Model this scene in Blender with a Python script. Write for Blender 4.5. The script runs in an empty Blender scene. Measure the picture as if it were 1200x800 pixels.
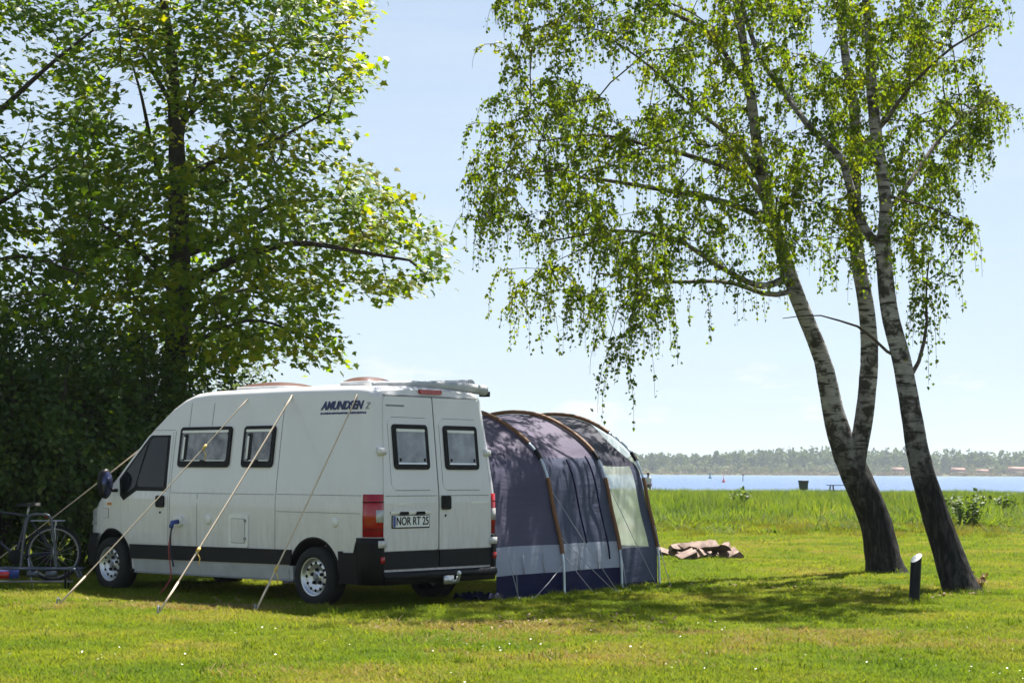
import bpy, bmesh, math, random
import numpy as np
from mathutils import Vector, Matrix, Euler
PI = math.pi
rng = np.random.default_rng(7)
random.seed(7)
scene = bpy.context.scene
col = scene.collection

# ------------------------------------------------------------------ camera
CAM_H, FOC, PITCH, ROLL = 1.4757, 2100.0, .0722, .0048        # focal length in photo pixels (1200 wide)
CAMP = np.array([0, 0, CAM_H])
cp, sp, cr, sr = math.cos(PITCH), math.sin(PITCH), math.cos(ROLL), math.sin(ROLL)
fwd_c = Vector((0, cp, sp)); up_c = Vector((0, -sp, cp)); rt_c = Vector((1, 0, 0))
xr = rt_c * cr + up_c * sr; yu = up_c * cr - rt_c * sr
cam = bpy.data.cameras.new('camera'); cam_o = bpy.data.objects.new('camera', cam); col.objects.link(cam_o)
cam.sensor_fit = 'HORIZONTAL'; cam.sensor_width = 36; cam.lens = FOC / 1200 * 36
cam.clip_start = .1; cam.clip_end = 9000
M = Matrix((xr, yu, -fwd_c)).transposed().to_4x4(); M.translation = Vector(CAMP)
cam_o.matrix_world = M
scene.camera = cam_o

# ------------------------------------------------------------------ light
SUN_AZ, SUN_EL = math.radians(28), math.radians(61)             # azimuth from +Y towards +X
world = bpy.data.worlds.new('World'); scene.world = world; world.use_nodes = True
wn, wl = world.node_tree.nodes, world.node_tree.links
for n in list(wn): wn.remove(n)
w_out = wn.new('ShaderNodeOutputWorld'); w_bg = wn.new('ShaderNodeBackground')
sky = wn.new('ShaderNodeTexSky'); sky.sky_type = 'NISHITA'; sky.sun_disc = False
sky.sun_elevation = SUN_EL; sky.sun_rotation = SUN_AZ; sky.altitude = 0
sky.air_density = .75; sky.dust_density = .1; sky.ozone_density = 3.0
w_tc = wn.new('ShaderNodeTexCoord'); w_sep = wn.new('ShaderNodeSeparateXYZ'); wl.new(w_tc.outputs['Generated'], w_sep.inputs[0])
def w_cloud(scale, stretch, lo, hi, amount, z0, z1, z2, z3, seed):
    mp = wn.new('ShaderNodeMapping'); mp.inputs['Scale'].default_value = (1, 1, stretch); mp.inputs['Location'].default_value = (seed, seed * .7, 0)
    wl.new(w_tc.outputs['Generated'], mp.inputs[0])
    nz = wn.new('ShaderNodeTexNoise'); nz.inputs['Scale'].default_value = scale; nz.inputs['Detail'].default_value = 6; nz.inputs['Roughness'].default_value = .6
    wl.new(mp.outputs[0], nz.inputs['Vector'])
    r = wn.new('ShaderNodeMapRange'); r.interpolation_type = 'SMOOTHSTEP'
    r.inputs[1].default_value = lo; r.inputs[2].default_value = hi; r.inputs[3].default_value = 0; r.inputs[4].default_value = amount
    wl.new(nz.outputs[0], r.inputs[0])
    a = wn.new('ShaderNodeMapRange'); a.inputs[1].default_value = z0; a.inputs[2].default_value = z1
    b = wn.new('ShaderNodeMapRange'); b.inputs[1].default_value = z3; b.inputs[2].default_value = z2
    for q in (a, b): wl.new(w_sep.outputs[2], q.inputs[0])
    m1 = wn.new('ShaderNodeMath'); m1.operation = 'MULTIPLY'; m2 = wn.new('ShaderNodeMath'); m2.operation = 'MULTIPLY'
    wl.new(a.outputs[0], m1.inputs[0]); wl.new(b.outputs[0], m1.inputs[1]); wl.new(m1.outputs[0], m2.inputs[0]); wl.new(r.outputs[0], m2.inputs[1])
    return m2.outputs[0]
c1 = w_cloud(16, 3.0, .56, .70, .75, .012, .03, .045, .075, 3.3)      # small cumulus low over the lake
c2 = w_cloud(5, 12.0, -1.4, 1.1, .95, -.1, -.05, .05, .95, 5.1)          # thin high streaks
w_mix = wn.new('ShaderNodeMix'); w_mix.data_type = 'RGBA'
wl.new(c2, w_mix.inputs[0]); wl.new(sky.outputs[0], w_mix.inputs[6]); w_mix.inputs[7].default_value = (5.0, 5.75, 6.35, 1)
w_mix2 = wn.new('ShaderNodeMix'); w_mix2.data_type = 'RGBA'; wl.new(c1, w_mix2.inputs[0]); wl.new(w_mix.outputs[2], w_mix2.inputs[6]); w_mix2.inputs[7].default_value = (6.6, 6.7, 6.9, 1)
wl.new(w_mix2.outputs[2], w_bg.inputs[0]); w_bg.inputs[1].default_value = .05
wl.new(w_bg.outputs[0], w_out.inputs[0])

sun = bpy.data.lights.new('sun', 'SUN'); sun.energy = 5.0; sun.angle = math.radians(.5); sun.color = (1, .95, .86)
sun_o = bpy.data.objects.new('sun', sun); col.objects.link(sun_o); sun_o.location = (0, 0, 40)
sd = Vector((math.sin(SUN_AZ) * math.cos(SUN_EL), math.cos(SUN_AZ) * math.cos(SUN_EL), math.sin(SUN_EL)))
sun_o.rotation_euler = (-sd).to_track_quat('-Z', 'Y').to_euler()

vs = scene.view_settings; vs.view_transform = 'Standard'; vs.look = 'None'; vs.gamma = 1; vs.exposure = 1.6; vs.use_curve_mapping = False
scene.cycles.use_denoising = True; scene.cycles.denoiser = 'OPENIMAGEDENOISE'
scene.cycles.max_bounces = 8; scene.cycles.diffuse_bounces = 6; scene.cycles.glossy_bounces = 3; scene.cycles.transmission_bounces = 5
scene.cycles.transparent_max_bounces = 12; scene.cycles.volume_bounces = 0

# ------------------------------------------------------------------ helpers: pixels of the photo to places
def ray(px, py):
    a, b = px - 600, py - 400; u = a * cr + b * sr; v = -a * sr + b * cr; y = -v / FOC
    return np.array([u / FOC, cp - y * sp, sp + y * cp])
def gnd(px, py, z=0.0):
    d = ray(px, py); return CAMP + d * ((z - CAM_H) / d[2])
def at(px, py, Y):
    d = ray(px, py); return CAMP + d * (Y / d[1])

# ------------------------------------------------------------------ helpers: meshes
def link(o, parent=None):
    col.objects.link(o)
    if parent is not None: o.parent = parent
    return o
def tag(o, label, cat, group=None):
    o['label'] = label; o['category'] = cat
    if group: o['group'] = group
    return o
def thing(name, label, cat, loc=(0, 0, 0), rz=0, group=None):
    o = bpy.data.objects.new(name, None); o.empty_display_size = .2; o.location = loc; o.rotation_euler = (0, 0, rz)
    return tag(link(o), label, cat, group)
def np_mesh(name, verts, faces, smooth=False):
    """verts (n,3); faces: list of arrays (m,k)"""
    me = bpy.data.meshes.new(name); verts = np.asarray(verts, np.float32)
    me.vertices.add(len(verts)); me.vertices.foreach_set('co', verts.ravel())
    if np.isscalar(faces[0][0]) or np.ndim(faces[0][0]) == 0: faces = [faces]
    faces = [np.asarray(f, np.int32) for f in faces if len(f)]
    tot = sum(f.size for f in faces); npoly = sum(len(f) for f in faces)
    me.loops.add(tot); me.polygons.add(npoly)
    me.loops.foreach_set('vertex_index', np.concatenate([f.ravel() for f in faces]))
    ls = np.concatenate([np.full(len(f), f.shape[1]) for f in faces]); st = np.concatenate([[0], np.cumsum(ls)[:-1]])
    me.polygons.foreach_set('loop_start', st.astype(np.int32)); me.polygons.foreach_set('loop_total', ls.astype(np.int32))
    if smooth: me.polygons.foreach_set('use_smooth', np.ones(npoly, bool))
    me.update(calc_edges=True); me.validate(); return me
def np_obj(name, verts, faces, mat, parent=None, smooth=False):
    me = np_mesh(name, verts, faces, smooth); me.materials.append(mat)
    return link(bpy.data.objects.new(name, me), parent)
def bm_obj(name, bm, mat, parent=None, smooth=False):
    me = bpy.data.meshes.new(name); bm.normal_update(); bm.to_mesh(me); bm.free()
    for m in (mat if isinstance(mat, (list, tuple)) else [mat]): me.materials.append(m)
    if smooth:
        me.polygons.foreach_set('use_smooth', np.ones(len(me.polygons), bool)); me.set_sharp_from_angle(angle=math.radians(38))
    return link(bpy.data.objects.new(name, me), parent)
def attr(o, name, vals):
    a = o.data.attributes.new(name, 'FLOAT', 'POINT'); a.data.foreach_set('value', np.asarray(vals, np.float32))
class Geo:
    """collects shapes into one mesh"""
    def __init__(s): s.v = []; s.f = {}; s.n = 0
    def add(s, v, *fs):
        for f in fs:
            f = np.asarray(f, int)
            if f.size: s.f.setdefault(f.shape[1], []).append(f + s.n)
        s.v.append(np.asarray(v, float)); s.n += len(v); return s
    def box(s, c, d, rot=None):
        v = np.array([[x, y, z] for x in (-.5, .5) for y in (-.5, .5) for z in (-.5, .5)]) * np.array(d)
        if rot is not None: v = v @ np.array(Euler(rot).to_matrix()).T
        return s.add(v + np.array(c), [[0, 1, 3, 2], [4, 6, 7, 5], [0, 4, 5, 1], [2, 3, 7, 6], [0, 2, 6, 4], [1, 5, 7, 3]])
    def tube(s, pts, rad, k=8, caps=True):
        v, q, c = tube(pts, rad, k); s.add(v, q)
        if caps and len(c): s.n -= len(v); s.f.setdefault(k, []).append(c + s.n); s.n += len(v)
        return s
    def obj(s, name, mat, parent=None, smooth=False):
        o = np_obj(name, np.concatenate(s.v), [np.concatenate(f) for f in s.f.values()], mat, parent, smooth)
        if smooth: o.data.set_sharp_from_angle(angle=math.radians(40))
        return o
def tube(pts, rad, k=8):
    P = np.asarray(pts, float); n = len(P); R = np.broadcast_to(np.asarray(rad, float), (n,))
    T = np.gradient(P, axis=0); T /= np.linalg.norm(T, axis=1)[:, None] + 1e-12
    a = np.array([0, 0, 1.]) if abs(T[0][2]) < .9 else np.array([1., 0, 0])
    U = np.cross(T[0], a); U /= np.linalg.norm(U); ang = np.arange(k) * 2 * PI / k; ca, sa = np.cos(ang)[:, None], np.sin(ang)[:, None]
    V = []
    for i in range(n):
        U = U - T[i] * (U @ T[i]); U /= np.linalg.norm(U) + 1e-12; W = np.cross(T[i], U)
        V.append(P[i] + R[i] * (ca * U + sa * W))
    i = np.arange(k); j = (i + 1) % k
    q = np.concatenate([np.stack([b * k + i, b * k + j, (b + 1) * k + j, (b + 1) * k + i], 1) for b in range(n - 1)])
    return np.concatenate(V), q, np.array([i[::-1], (n - 1) * k + i])
def lathe(prof, k=32, axis='y'):
    """prof: list of (r, h) turned round the axis"""
    v = []; n = len(prof)
    for r, h in prof:
        for i in range(k):
            a = 2 * PI * i / k
            v.append((r * math.cos(a), h, r * math.sin(a)) if axis == 'y' else (r * math.cos(a), r * math.sin(a), h))
    i = np.arange(k); j = (i + 1) % k
    q = np.concatenate([np.stack([b * k + i, (b + 1) * k + i, (b + 1) * k + j, b * k + j], 1) for b in range(n - 1)])
    if axis != 'y': q = q[:, ::-1]
    return np.array(v), q
def rrect(x0, x1, z0, z1, r=.04, n=4):
    out = []
    for cx, cz, a0 in ((x1 - r, z1 - r, 0), (x0 + r, z1 - r, 90), (x0 + r, z0 + r, 180), (x1 - r, z0 + r, 270)):
        for i in range(n + 1):
            a = math.radians(a0 + 90 * i / n); out.append((cx + r * math.cos(a), cz + r * math.sin(a)))
    return out
def smoothpath(pts, n):
    P = np.asarray(pts, float); m = len(P); t = np.linspace(0, m - 1, n); out = []
    for u in t:
        i = min(int(u), m - 2); w = u - i; p0, p1, p2, p3 = P[max(i - 1, 0)], P[i], P[i + 1], P[min(i + 2, m - 1)]
        out.append(.5 * (2 * p1 + (p2 - p0) * w + (2 * p0 - 5 * p1 + 4 * p2 - p3) * w * w + (3 * p1 - p0 - 3 * p2 + p3) * w ** 3))
    return np.array(out)

# ------------------------------------------------------------------ helpers: materials
def new_mat(name):
    m = bpy.data.materials.new(name); m.use_nodes = True; return m, m.node_tree.nodes, m.node_tree.links, m.node_tree.nodes['Principled BSDF']
def plain(name, c, rough=.5, metal=0, spec=.5, coat=0, var=.12, scale=6, bump=0, bscale=60, c2=None):
    m, n, l, b = new_mat(name)
    b.inputs['Roughness'].default_value = rough; b.inputs['Metallic'].default_value = metal
    b.inputs['Specular IOR Level'].default_value = spec; b.inputs['Coat Weight'].default_value = coat
    tc = n.new('ShaderNodeTexCoord'); nz = n.new('ShaderNodeTexNoise'); nz.inputs['Scale'].default_value = scale; nz.inputs['Detail'].default_value = 5
    l.new(tc.outputs['Object'], nz.inputs['Vector'])
    r = n.new('ShaderNodeValToRGB'); r.color_ramp.elements[0].position = .3; r.color_ramp.elements[1].position = .7
    k = 1 - var
    r.color_ramp.elements[0].color = (c[0] * k, c[1] * k, c[2] * k, 1) if c2 is None else (*c2, 1)
    r.color_ramp.elements[1].color = (*c, 1)
    l.new(nz.outputs[0], r.inputs[0]); l.new(r.outputs[0], b.inputs['Base Color'])
    if bump:
        nb = n.new('ShaderNodeTexNoise'); nb.inputs['Scale'].default_value = bscale; nb.inputs['Detail'].default_value = 4
        l.new(tc.outputs['Object'], nb.inputs['Vector'])
        bp = n.new('ShaderNodeBump'); bp.inputs['Strength'].default_value = bump; bp.inputs['Distance'].default_value = .02
        l.new(nb.outputs[0], bp.inputs['Height']); l.new(bp.outputs[0], b.inputs['Normal'])
    return m
def leafy(name, ramp, trans=.5, rough=.5, wscale=0, tmul=(1.3, 1.25, .5), attr_name='v', noise_w=.5, spec=.35):
    """reflecting and light-passing leaf or blade; colour from a per-leaf number and a noise in the place"""
    m, n, l, b = new_mat(name)
    at_ = n.new('ShaderNodeAttribute'); at_.attribute_name = attr_name
    fac = at_.outputs['Fac']
    if wscale:
        g = n.new('ShaderNodeNewGeometry'); nz = n.new('ShaderNodeTexNoise'); nz.inputs['Scale'].default_value = wscale; nz.inputs['Detail'].default_value = 4
        l.new(g.outputs['Position'], nz.inputs['Vector'])
        mr = n.new('ShaderNodeMapRange'); mr.inputs[1].default_value = .3; mr.inputs[2].default_value = .7; l.new(nz.outputs[0], mr.inputs[0])
        mx = n.new('ShaderNodeMix'); mx.data_type = 'FLOAT'; mx.inputs[0].default_value = noise_w
        l.new(fac, mx.inputs[2]); l.new(mr.outputs[0], mx.inputs[3]); fac = mx.outputs[0]
    r = n.new('ShaderNodeValToRGB'); el = r.color_ramp.elements
    while len(el) < len(ramp): el.new(.5)
    for e, (p, c) in zip(el, ramp): e.position = p; e.color = (*c, 1)
    l.new(fac, r.inputs[0]); l.new(r.outputs[0], b.inputs['Base Color'])
    b.inputs['Roughness'].default_value = rough; b.inputs['Specular IOR Level'].default_value = spec
    t = n.new('ShaderNodeBsdfTranslucent'); mu = n.new('ShaderNodeMix'); mu.data_type = 'RGBA'; mu.blend_type = 'MULTIPLY'; mu.inputs[0].default_value = 1
    l.new(r.outputs[0], mu.inputs[6]); mu.inputs[7].default_value = (*tmul, 1); l.new(mu.outputs[2], t.inputs[0])
    ms = n.new('ShaderNodeMixShader'); ms.inputs[0].default_value = trans
    l.new(b.outputs[0], ms.inputs[1]); l.new(t.outputs[0], ms.inputs[2]); l.new(ms.outputs[0], n['Material Output'].inputs[0])
    return m
MAT = {}
MAT['paint'] = plain('white_paint', (.69, .68, .69), .34, coat=.35, var=.06, scale=2.5)
def dusty(m):
    n, l = m.node_tree.nodes, m.node_tree.links; b = n['Principled BSDF']; src = b.inputs['Base Color'].links[0].from_socket
    tc = n.new('ShaderNodeTexCoord'); sp_ = n.new('ShaderNodeSeparateXYZ'); l.new(tc.outputs['Object'], sp_.inputs[0])
    mp = n.new('ShaderNodeMapping'); mp.inputs['Scale'].default_value = (3, 3, .5); l.new(tc.outputs['Object'], mp.inputs[0]); nz = n.new('ShaderNodeTexNoise'); nz.inputs['Scale'].default_value = 5; nz.inputs['Detail'].default_value = 7; nz.inputs['Roughness'].default_value = .7; l.new(mp.outputs[0], nz.inputs['Vector'])
    zr = n.new('ShaderNodeMapRange'); zr.inputs[1].default_value = 1.35; zr.inputs[2].default_value = .45; l.new(sp_.outputs[2], zr.inputs[0])
    nr = n.new('ShaderNodeMapRange'); nr.inputs[1].default_value = .38; nr.inputs[2].default_value = .72; nr.inputs[3].default_value = .06; nr.inputs[4].default_value = .60; l.new(nz.outputs[0], nr.inputs[0])
    mu = n.new('ShaderNodeMath'); mu.operation = 'MULTIPLY_ADD'; l.new(zr.outputs[0], mu.inputs[0]); l.new(nr.outputs[0], mu.inputs[1])
    st = n.new('ShaderNodeMapRange'); st.inputs[1].default_value = .58; st.inputs[2].default_value = .80; st.inputs[4].default_value = .22; l.new(nz.outputs[0], st.inputs[0]); l.new(st.outputs[0], mu.inputs[2])
    mx = n.new('ShaderNodeMix'); mx.data_type = 'RGBA'; l.new(mu.outputs[0], mx.inputs[0]); l.new(src, mx.inputs[6]); mx.inputs[7].default_value = (.34, .31, .26, 1); l.new(mx.outputs[2], b.inputs['Base Color'])
    rr = n.new('ShaderNodeMapRange'); rr.inputs[3].default_value = .26; rr.inputs[4].default_value = .60; l.new(mu.outputs[0], rr.inputs[0]); l.new(rr.outputs[0], b.inputs['Roughness'])
dusty(MAT['paint'])
MAT['black'] = plain('black_plastic', (.005, .005, .006), .55, var=.3, spec=.2)
MAT['trim'] = plain('dark_trim', (.006, .0065, .010), .5, var=.3, spec=.22)
MAT['rubber'] = plain('rubber', (.006, .006, .0065), .8, var=.3, bump=.2, bscale=90)
MAT['seam'] = plain('seam', (.24, .25, .26), .7)
MAT['glass'] = plain('tinted_glass', (.005, .008, .007), .04, spec=.25, var=.3)
MAT['pane'] = plain('camper_pane', (.26, .26, .28), .08, spec=.5, scale=9, c2=(.07, .07, .085))
MAT['pane_light'] = plain('rear_pane', (.36, .38, .42), .08, spec=.5, scale=6, c2=(.17, .18, .22))
MAT['grey_sill'] = plain('grey_sill', (.38, .40, .41), .45, var=.2)
MAT['white'] = plain('white_plastic', (.78, .78, .76), .45)
MAT['silver'] = plain('silver_steel', (.62, .64, .66), .32, metal=.75, var=.15)
MAT['alu'] = plain('aluminium_pole', (.60, .68, .74), .35, metal=.6, var=.1)
MAT['redlens'] = plain('red_lens', (.42, .012, .016), .15, spec=.7, var=.3)
MAT['clearlens'] = plain('clear_lens', (.55, .55, .55), .12, spec=.7, var=.35, scale=30)
MAT['mirror'] = plain('mirror_glass', (.05, .06, .13), .08, metal=.6)
MAT['blue'] = plain('blue_plastic', (.03, .06, .28), .4)
MAT['decal'] = plain('decal_blue', (.012, .02, .12), .5)
MAT['grey'] = plain('grey_cover', (.42, .44, .46), .6, bump=.3, bscale=12)
MAT['brown_glazing'] = plain('smoked_hatch', (.16, .085, .075), .2, spec=.6)
MAT['rope'] = plain('rope', (.64, .53, .40), .8, bump=.3, bscale=200)
MAT['rope_grey'] = plain('grey_rope', (.40, .41, .46), .8)
MAT['yellow'] = plain('yellow_slider', (.65, .45, .10), .5)
MAT['cable_red'] = plain('red_cable', (.40, .05, .05), .5)
MAT['cable_blue'] = plain('dark_cable', (.03, .035, .06), .5)
MAT['plate'] = plain('plate_white', (.78, .79, .78), .4, var=.03)

# ------------------------------------------------------------------ ground, lake and far shore
def zg(y):
    return float(np.interp(y, [0, 46, 122, 132, 145, 1235, 1262, 1300, 3500], [0, 0, -.34, -.55, -1.1, -2.5, -.35, .4, 2.5]))
def ground_mat():
    m, n, l, b = new_mat('ground'); g = n.new('ShaderNodeNewGeometry'); b.inputs['Roughness'].default_value = .95; b.inputs['Specular IOR Level'].default_value = .1
    a = n.new('ShaderNodeTexNoise'); a.inputs['Scale'].default_value = .45; a.inputs['Detail'].default_value = 8; l.new(g.outputs['Position'], a.inputs['Vector'])
    r = n.new('ShaderNodeValToRGB'); e = r.color_ramp.elements; e[0].position = .35; e[0].color = (.065, .085, .008, 1); e[1].position = .68; e[1].color = (.13, .10, .028, 1)
    l.new(a.outputs[0], r.inputs[0])
    f = n.new('ShaderNodeTexNoise'); f.inputs['Scale'].default_value = 60; f.inputs['Detail'].default_value = 5; l.new(g.outputs['Position'], f.inputs['Vector'])
    mx = n.new('ShaderNodeMix'); mx.data_type = 'RGBA'; mx.blend_type = 'OVERLAY'; mx.inputs[0].default_value = .6; l.new(r.outputs[0], mx.inputs[6]); l.new(f.outputs[1], mx.inputs[7])
    l.new(mx.outputs[2], b.inputs['Base Color'])
    bp = n.new('ShaderNodeBump'); bp.inputs['Strength'].default_value = .8; bp.inputs['Distance'].default_value = .03; l.new(f.outputs[0], bp.inputs['Height']); l.new(bp.outputs[0], b.inputs['Normal'])
    return m
ys = np.concatenate([np.linspace(-60, 150, 106), np.linspace(200, 1200, 11), np.linspace(1230, 1310, 17), [1500, 2200, 3500]])
xs = np.linspace(-2200, 2200, 45)
gv = np.array([[x, y, zg(y)] for y in ys for x in xs]); nx = len(xs)
gf = np.array([[j * nx + i, j * nx + i + 1, (j + 1) * nx + i + 1, (j + 1) * nx + i] for j in range(len(ys) - 1) for i in range(nx - 1)])
ground = np_obj('ground', gv, gf, ground_mat(), smooth=True); ground['kind'] = 'structure'; ground['label'] = 'grassy ground of the campsite sloping to the lake'

def water_mat():
    m, n, l, b = new_mat('water'); g = n.new('ShaderNodeNewGeometry')
    b.inputs['Base Color'].default_value = (.04, .11, .26, 1); b.inputs['Roughness'].default_value = .30; b.inputs['IOR'].default_value = 1.33
    mp = n.new('ShaderNodeMapping'); mp.inputs['Scale'].default_value = (.16, .5, 1); l.new(g.outputs['Position'], mp.inputs[0])
    a = n.new('ShaderNodeTexNoise'); a.inputs['Scale'].default_value = 1.0; a.inputs['Detail'].default_value = 6; a.inputs['Roughness'].default_value = .65; l.new(mp.outputs[0], a.inputs['Vector'])
    bp = n.new('ShaderNodeBump'); bp.inputs['Strength'].default_value = 1; bp.inputs['Distance'].default_value = 2.2; l.new(a.outputs[0], bp.inputs['Height']); l.new(bp.outputs[0], b.inputs['Normal'])
    return m
lake = np_obj('lake', [(-2200, 120, -.6), (2200, 120, -.6), (2200, 1290, -.6), (-2200, 1290, -.6)], [[0, 1, 2, 3]], water_mat())
lake['kind'] = 'structure'; lake['label'] = 'rippled blue lake between the reeds and the far wood'

def far_mass(name, label, xs_, ys_, hs, ws, nq, size, ramp, seed, conic=.0):
    r = np.random.default_rng(seed); n = len(xs_); pos = []; val = []; sz = []
    for x, y, h, w in zip(xs_, ys_, hs, ws):
        m = nq; u = r.random(m) ** .6; d = r.normal(size=(m, 3)); d /= np.linalg.norm(d, axis=1)[:, None]
        p = d * u[:, None] * np.array([w, w, h * .5]); p[:, 2] += h * .5; tz = np.clip(p[:, 2] / h, 0, 1); p[:, :2] *= (1 - conic * tz)[:, None]
        p += np.array([x, y, zg(y)]); pos.append(p); val.append(np.clip(np.full(m, r.random()) * .75 + r.random(m) * .25, 0, 1)); sz.append(np.full(m, size))
    pos = np.concatenate(pos); val = np.concatenate(val); sz = np.concatenate(sz) * r.uniform(.6, 1.4, len(pos))
    nrm = r.normal(size=(len(pos), 3)); nrm /= np.linalg.norm(nrm, axis=1)[:, None]
    t = np.cross(nrm, r.normal(size=(len(pos), 3))); t /= np.linalg.norm(t, axis=1)[:, None]; bb = np.cross(nrm, t)
    q = np.stack([pos + sz[:, None] * (a * t + b_ * bb) for a, b_ in ((-1, -.3), (0, -1), (1, .2), (.1, 1))], 1).reshape(-1, 3)
    o = np_obj(name, q, np.arange(len(q)).reshape(-1, 4), leafy(name, ramp, .25, .7)); attr(o, 'v', np.repeat(val, 4))
    o['kind'] = 'stuff'; o['label'] = label; return o
nf = 1500; fx = rng.uniform(-520, 620, nf); fy = rng.uniform(1310, 1400, nf)
hprof = np.interp(fx, [-500, 90, 165, 185, 240, 330, 380, 620], [15, 14.5, 15.5, 18.5, 19.5, 19, 16.5, 16])
far_mass('far_wood', 'hazy far wood along the opposite shore of the lake', fx, fy, hprof * rng.uniform(.72, 1.12, nf), rng.uniform(4.0, 7.0, nf), 90, 1.25,
         [(0, (.030, .060, .014)), (.5, (.055, .095, .018)), (1, (.11, .155, .030))], 1, .45)
nf = 420; fx = rng.uniform(-500, 600, nf)
far_mass('far_shrubs', 'pale rounded shrubs in front of the far wood', fx, rng.uniform(1280, 1300, nf), rng.uniform(4, 8.5, nf), rng.uniform(3, 6, nf), 90, .8,
         [(0, (.07, .10, .035)), (.5, (.11, .135, .05)), (1, (.16, .16, .07))], 2, .2)
nf = 700; fx = rng.uniform(-500, 600, nf)
far_mass('far_reeds', 'thin brown reed fringe on the opposite lake shore', fx, rng.uniform(1258, 1270, nf), rng.uniform(1.8, 3.0, nf), rng.uniform(1.5, 3, nf), 30, .5,
         [(0, (.10, .08, .045)), (1, (.19, .15, .085))], 3, .0)
MAT['rooftile'] = plain('far_rooftile', (.24, .11, .08), .8)
MAT['farwall'] = plain('far_wall', (.22, .15, .11), .8)
for (px, w, h, lab) in ((1053, 7, 5.5, 'small red roofed house standing alone on the far lake shore'), (1123, 9, 5.5, 'wide red roofed house in the far shrubs'),
                   (1151, 8, 4.5, 'low red roofed house with grey gable on the far shore'), (1191, 11, 6.5, 'largest red roofed house by the far wood')):
    p = at(px, 556, 1277); z0 = zg(1277); hs = thing('lake_house', lab, 'house', (p[0], 1277, z0), .2)
    Geo().box((0, 0, h * .25), (w, 6, h * .5)).obj('wall', MAT['farwall'], hs)
    a = w / 2 + .4
    np_obj('roof', [(-a, -3.5, h * .5), (a, -3.5, h * .5), (a, 3.5, h * .5), (-a, 3.5, h * .5), (-a, 0, h), (a, 0, h)], [[[0, 1, 5, 4], [2, 3, 4, 5], [3, 2, 1, 0]], [[0, 4, 3], [1, 2, 5]]], MAT['rooftile'], hs)
    for k in (-.28, .28): Geo().box((w * k, -3.02, h * .27), (w * .16, .06, h * .24)).obj('window', MAT['glass'], hs)

# ------------------------------------------------------------------ grass (clumps of real blades, set out by the thousand)
def blade_clump(name, n, size, h0, h1, width, seed, bend=.5, mat=None, seg=2, broad=0):
    r = np.random.default_rng(seed); V = []; F3 = []; F4 = []; vals = []; k = 0
    for i in range(n):
        x, y = r.uniform(-size, size, 2); h = r.uniform(h0, h1); a = r.uniform(0, 2 * PI); w = width * r.uniform(.7, 1.4)
        d = np.array([math.cos(a), math.sin(a), 0]); s = np.array([-d[1], d[0], 0]); b = bend * r.uniform(.2, 1.3) * h; base = np.array([x, y, -.01]); u = r.random()
        for j in range(seg):
            t = j / seg; c = base + d * b * t * t + np.array([0, 0, h * t * (1 - .18 * t)]); ww = w * (1 - t * .75) * .5
            V += [c - s * ww, c + s * ww]
        V.append(base + d * b + np.array([0, 0, h * .85]))
        for j in range(seg - 1): F4.append([k + 2 * j, k + 2 * j + 1, k + 2 * j + 3, k + 2 * j + 2])
        F3.append([k + 2 * seg - 2, k + 2 * seg - 1, k + 2 * seg]); vals += [u] * (2 * seg + 1); k += 2 * seg + 1
    me = np_mesh(name, np.array(V), [F3, F4] if F4 else [F3]); me.materials.append(mat)
    o = bpy.data.objects.new(name, me); attr(o, 'v', vals); return o
def scatter(name, pts, protos, rotz, tilt, scl, label):
    cc = bpy.data.collections.new(name + '_source')
    for p in protos: cc.objects.link(p)
    me = bpy.data.meshes.new(name); me.vertices.add(len(pts)); me.vertices.foreach_set('co', np.asarray(pts, np.float32).ravel())
    o = link(bpy.data.objects.new(name, me))
    a = me.attributes.new('rot', 'FLOAT_VECTOR', 'POINT'); a.data.foreach_set('vector', np.stack([tilt[:, 0], tilt[:, 1], rotz], 1).astype(np.float32).ravel())
    a = me.attributes.new('scl', 'FLOAT_VECTOR', 'POINT'); a.data.foreach_set('vector', np.asarray(scl, np.float32).ravel())
    a = me.attributes.new('idx', 'INT', 'POINT'); a.data.foreach_set('value', rng.integers(0, len(protos), len(pts)).astype(np.int32))
    ng = bpy.data.node_groups.new(name, 'GeometryNodeTree')
    ng.interface.new_socket('Geometry', in_out='INPUT', socket_type='NodeSocketGeometry'); ng.interface.new_socket('Geometry', in_out='OUTPUT', socket_type='NodeSocketGeometry')
    N, L = ng.nodes, ng.links; gi = N.new('NodeGroupInput'); go = N.new('NodeGroupOutput'); ip = N.new('GeometryNodeInstanceOnPoints'); ci = N.new('GeometryNodeCollectionInfo')
    ci.inputs[0].default_value = cc; ci.inputs[1].default_value = True; ci.inputs[2].default_value = True
    def na(nm, ty):
        q = N.new('GeometryNodeInputNamedAttribute'); q.data_type = ty; q.inputs[0].default_value = nm; return q.outputs[0]
    L.new(gi.outputs[0], ip.inputs['Points']); L.new(ci.outputs[0], ip.inputs['Instance']); ip.inputs['Pick Instance'].default_value = True
    L.new(na('idx', 'INT'), ip.inputs['Instance Index']); L.new(na('rot', 'FLOAT_VECTOR'), ip.inputs['Rotation']); L.new(na('scl', 'FLOAT_VECTOR'), ip.inputs['Scale'])
    L.new(ip.outputs[0], go.inputs[0])
    md = o.modifiers.new('scatter', 'NODES'); md.node_group = ng
    o['kind'] = 'stuff'; o['label'] = label; return o
def wedge(d0, d1, n, margin=2.0, power=1.0, slope=.30):
    """points on the ground in the part of the field before the camera, thinning out with distance"""
    u = rng.random(n); e = 2 - power; d = (d0 ** e + u * (d1 ** e - d0 ** e)) ** (1 / e) if e else d0 * (d1 / d0) ** u
    x = rng.uniform(-1, 1, n) * (d * slope + margin)
    return np.stack([x, d, [zg(q) for q in d]], 1)
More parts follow.
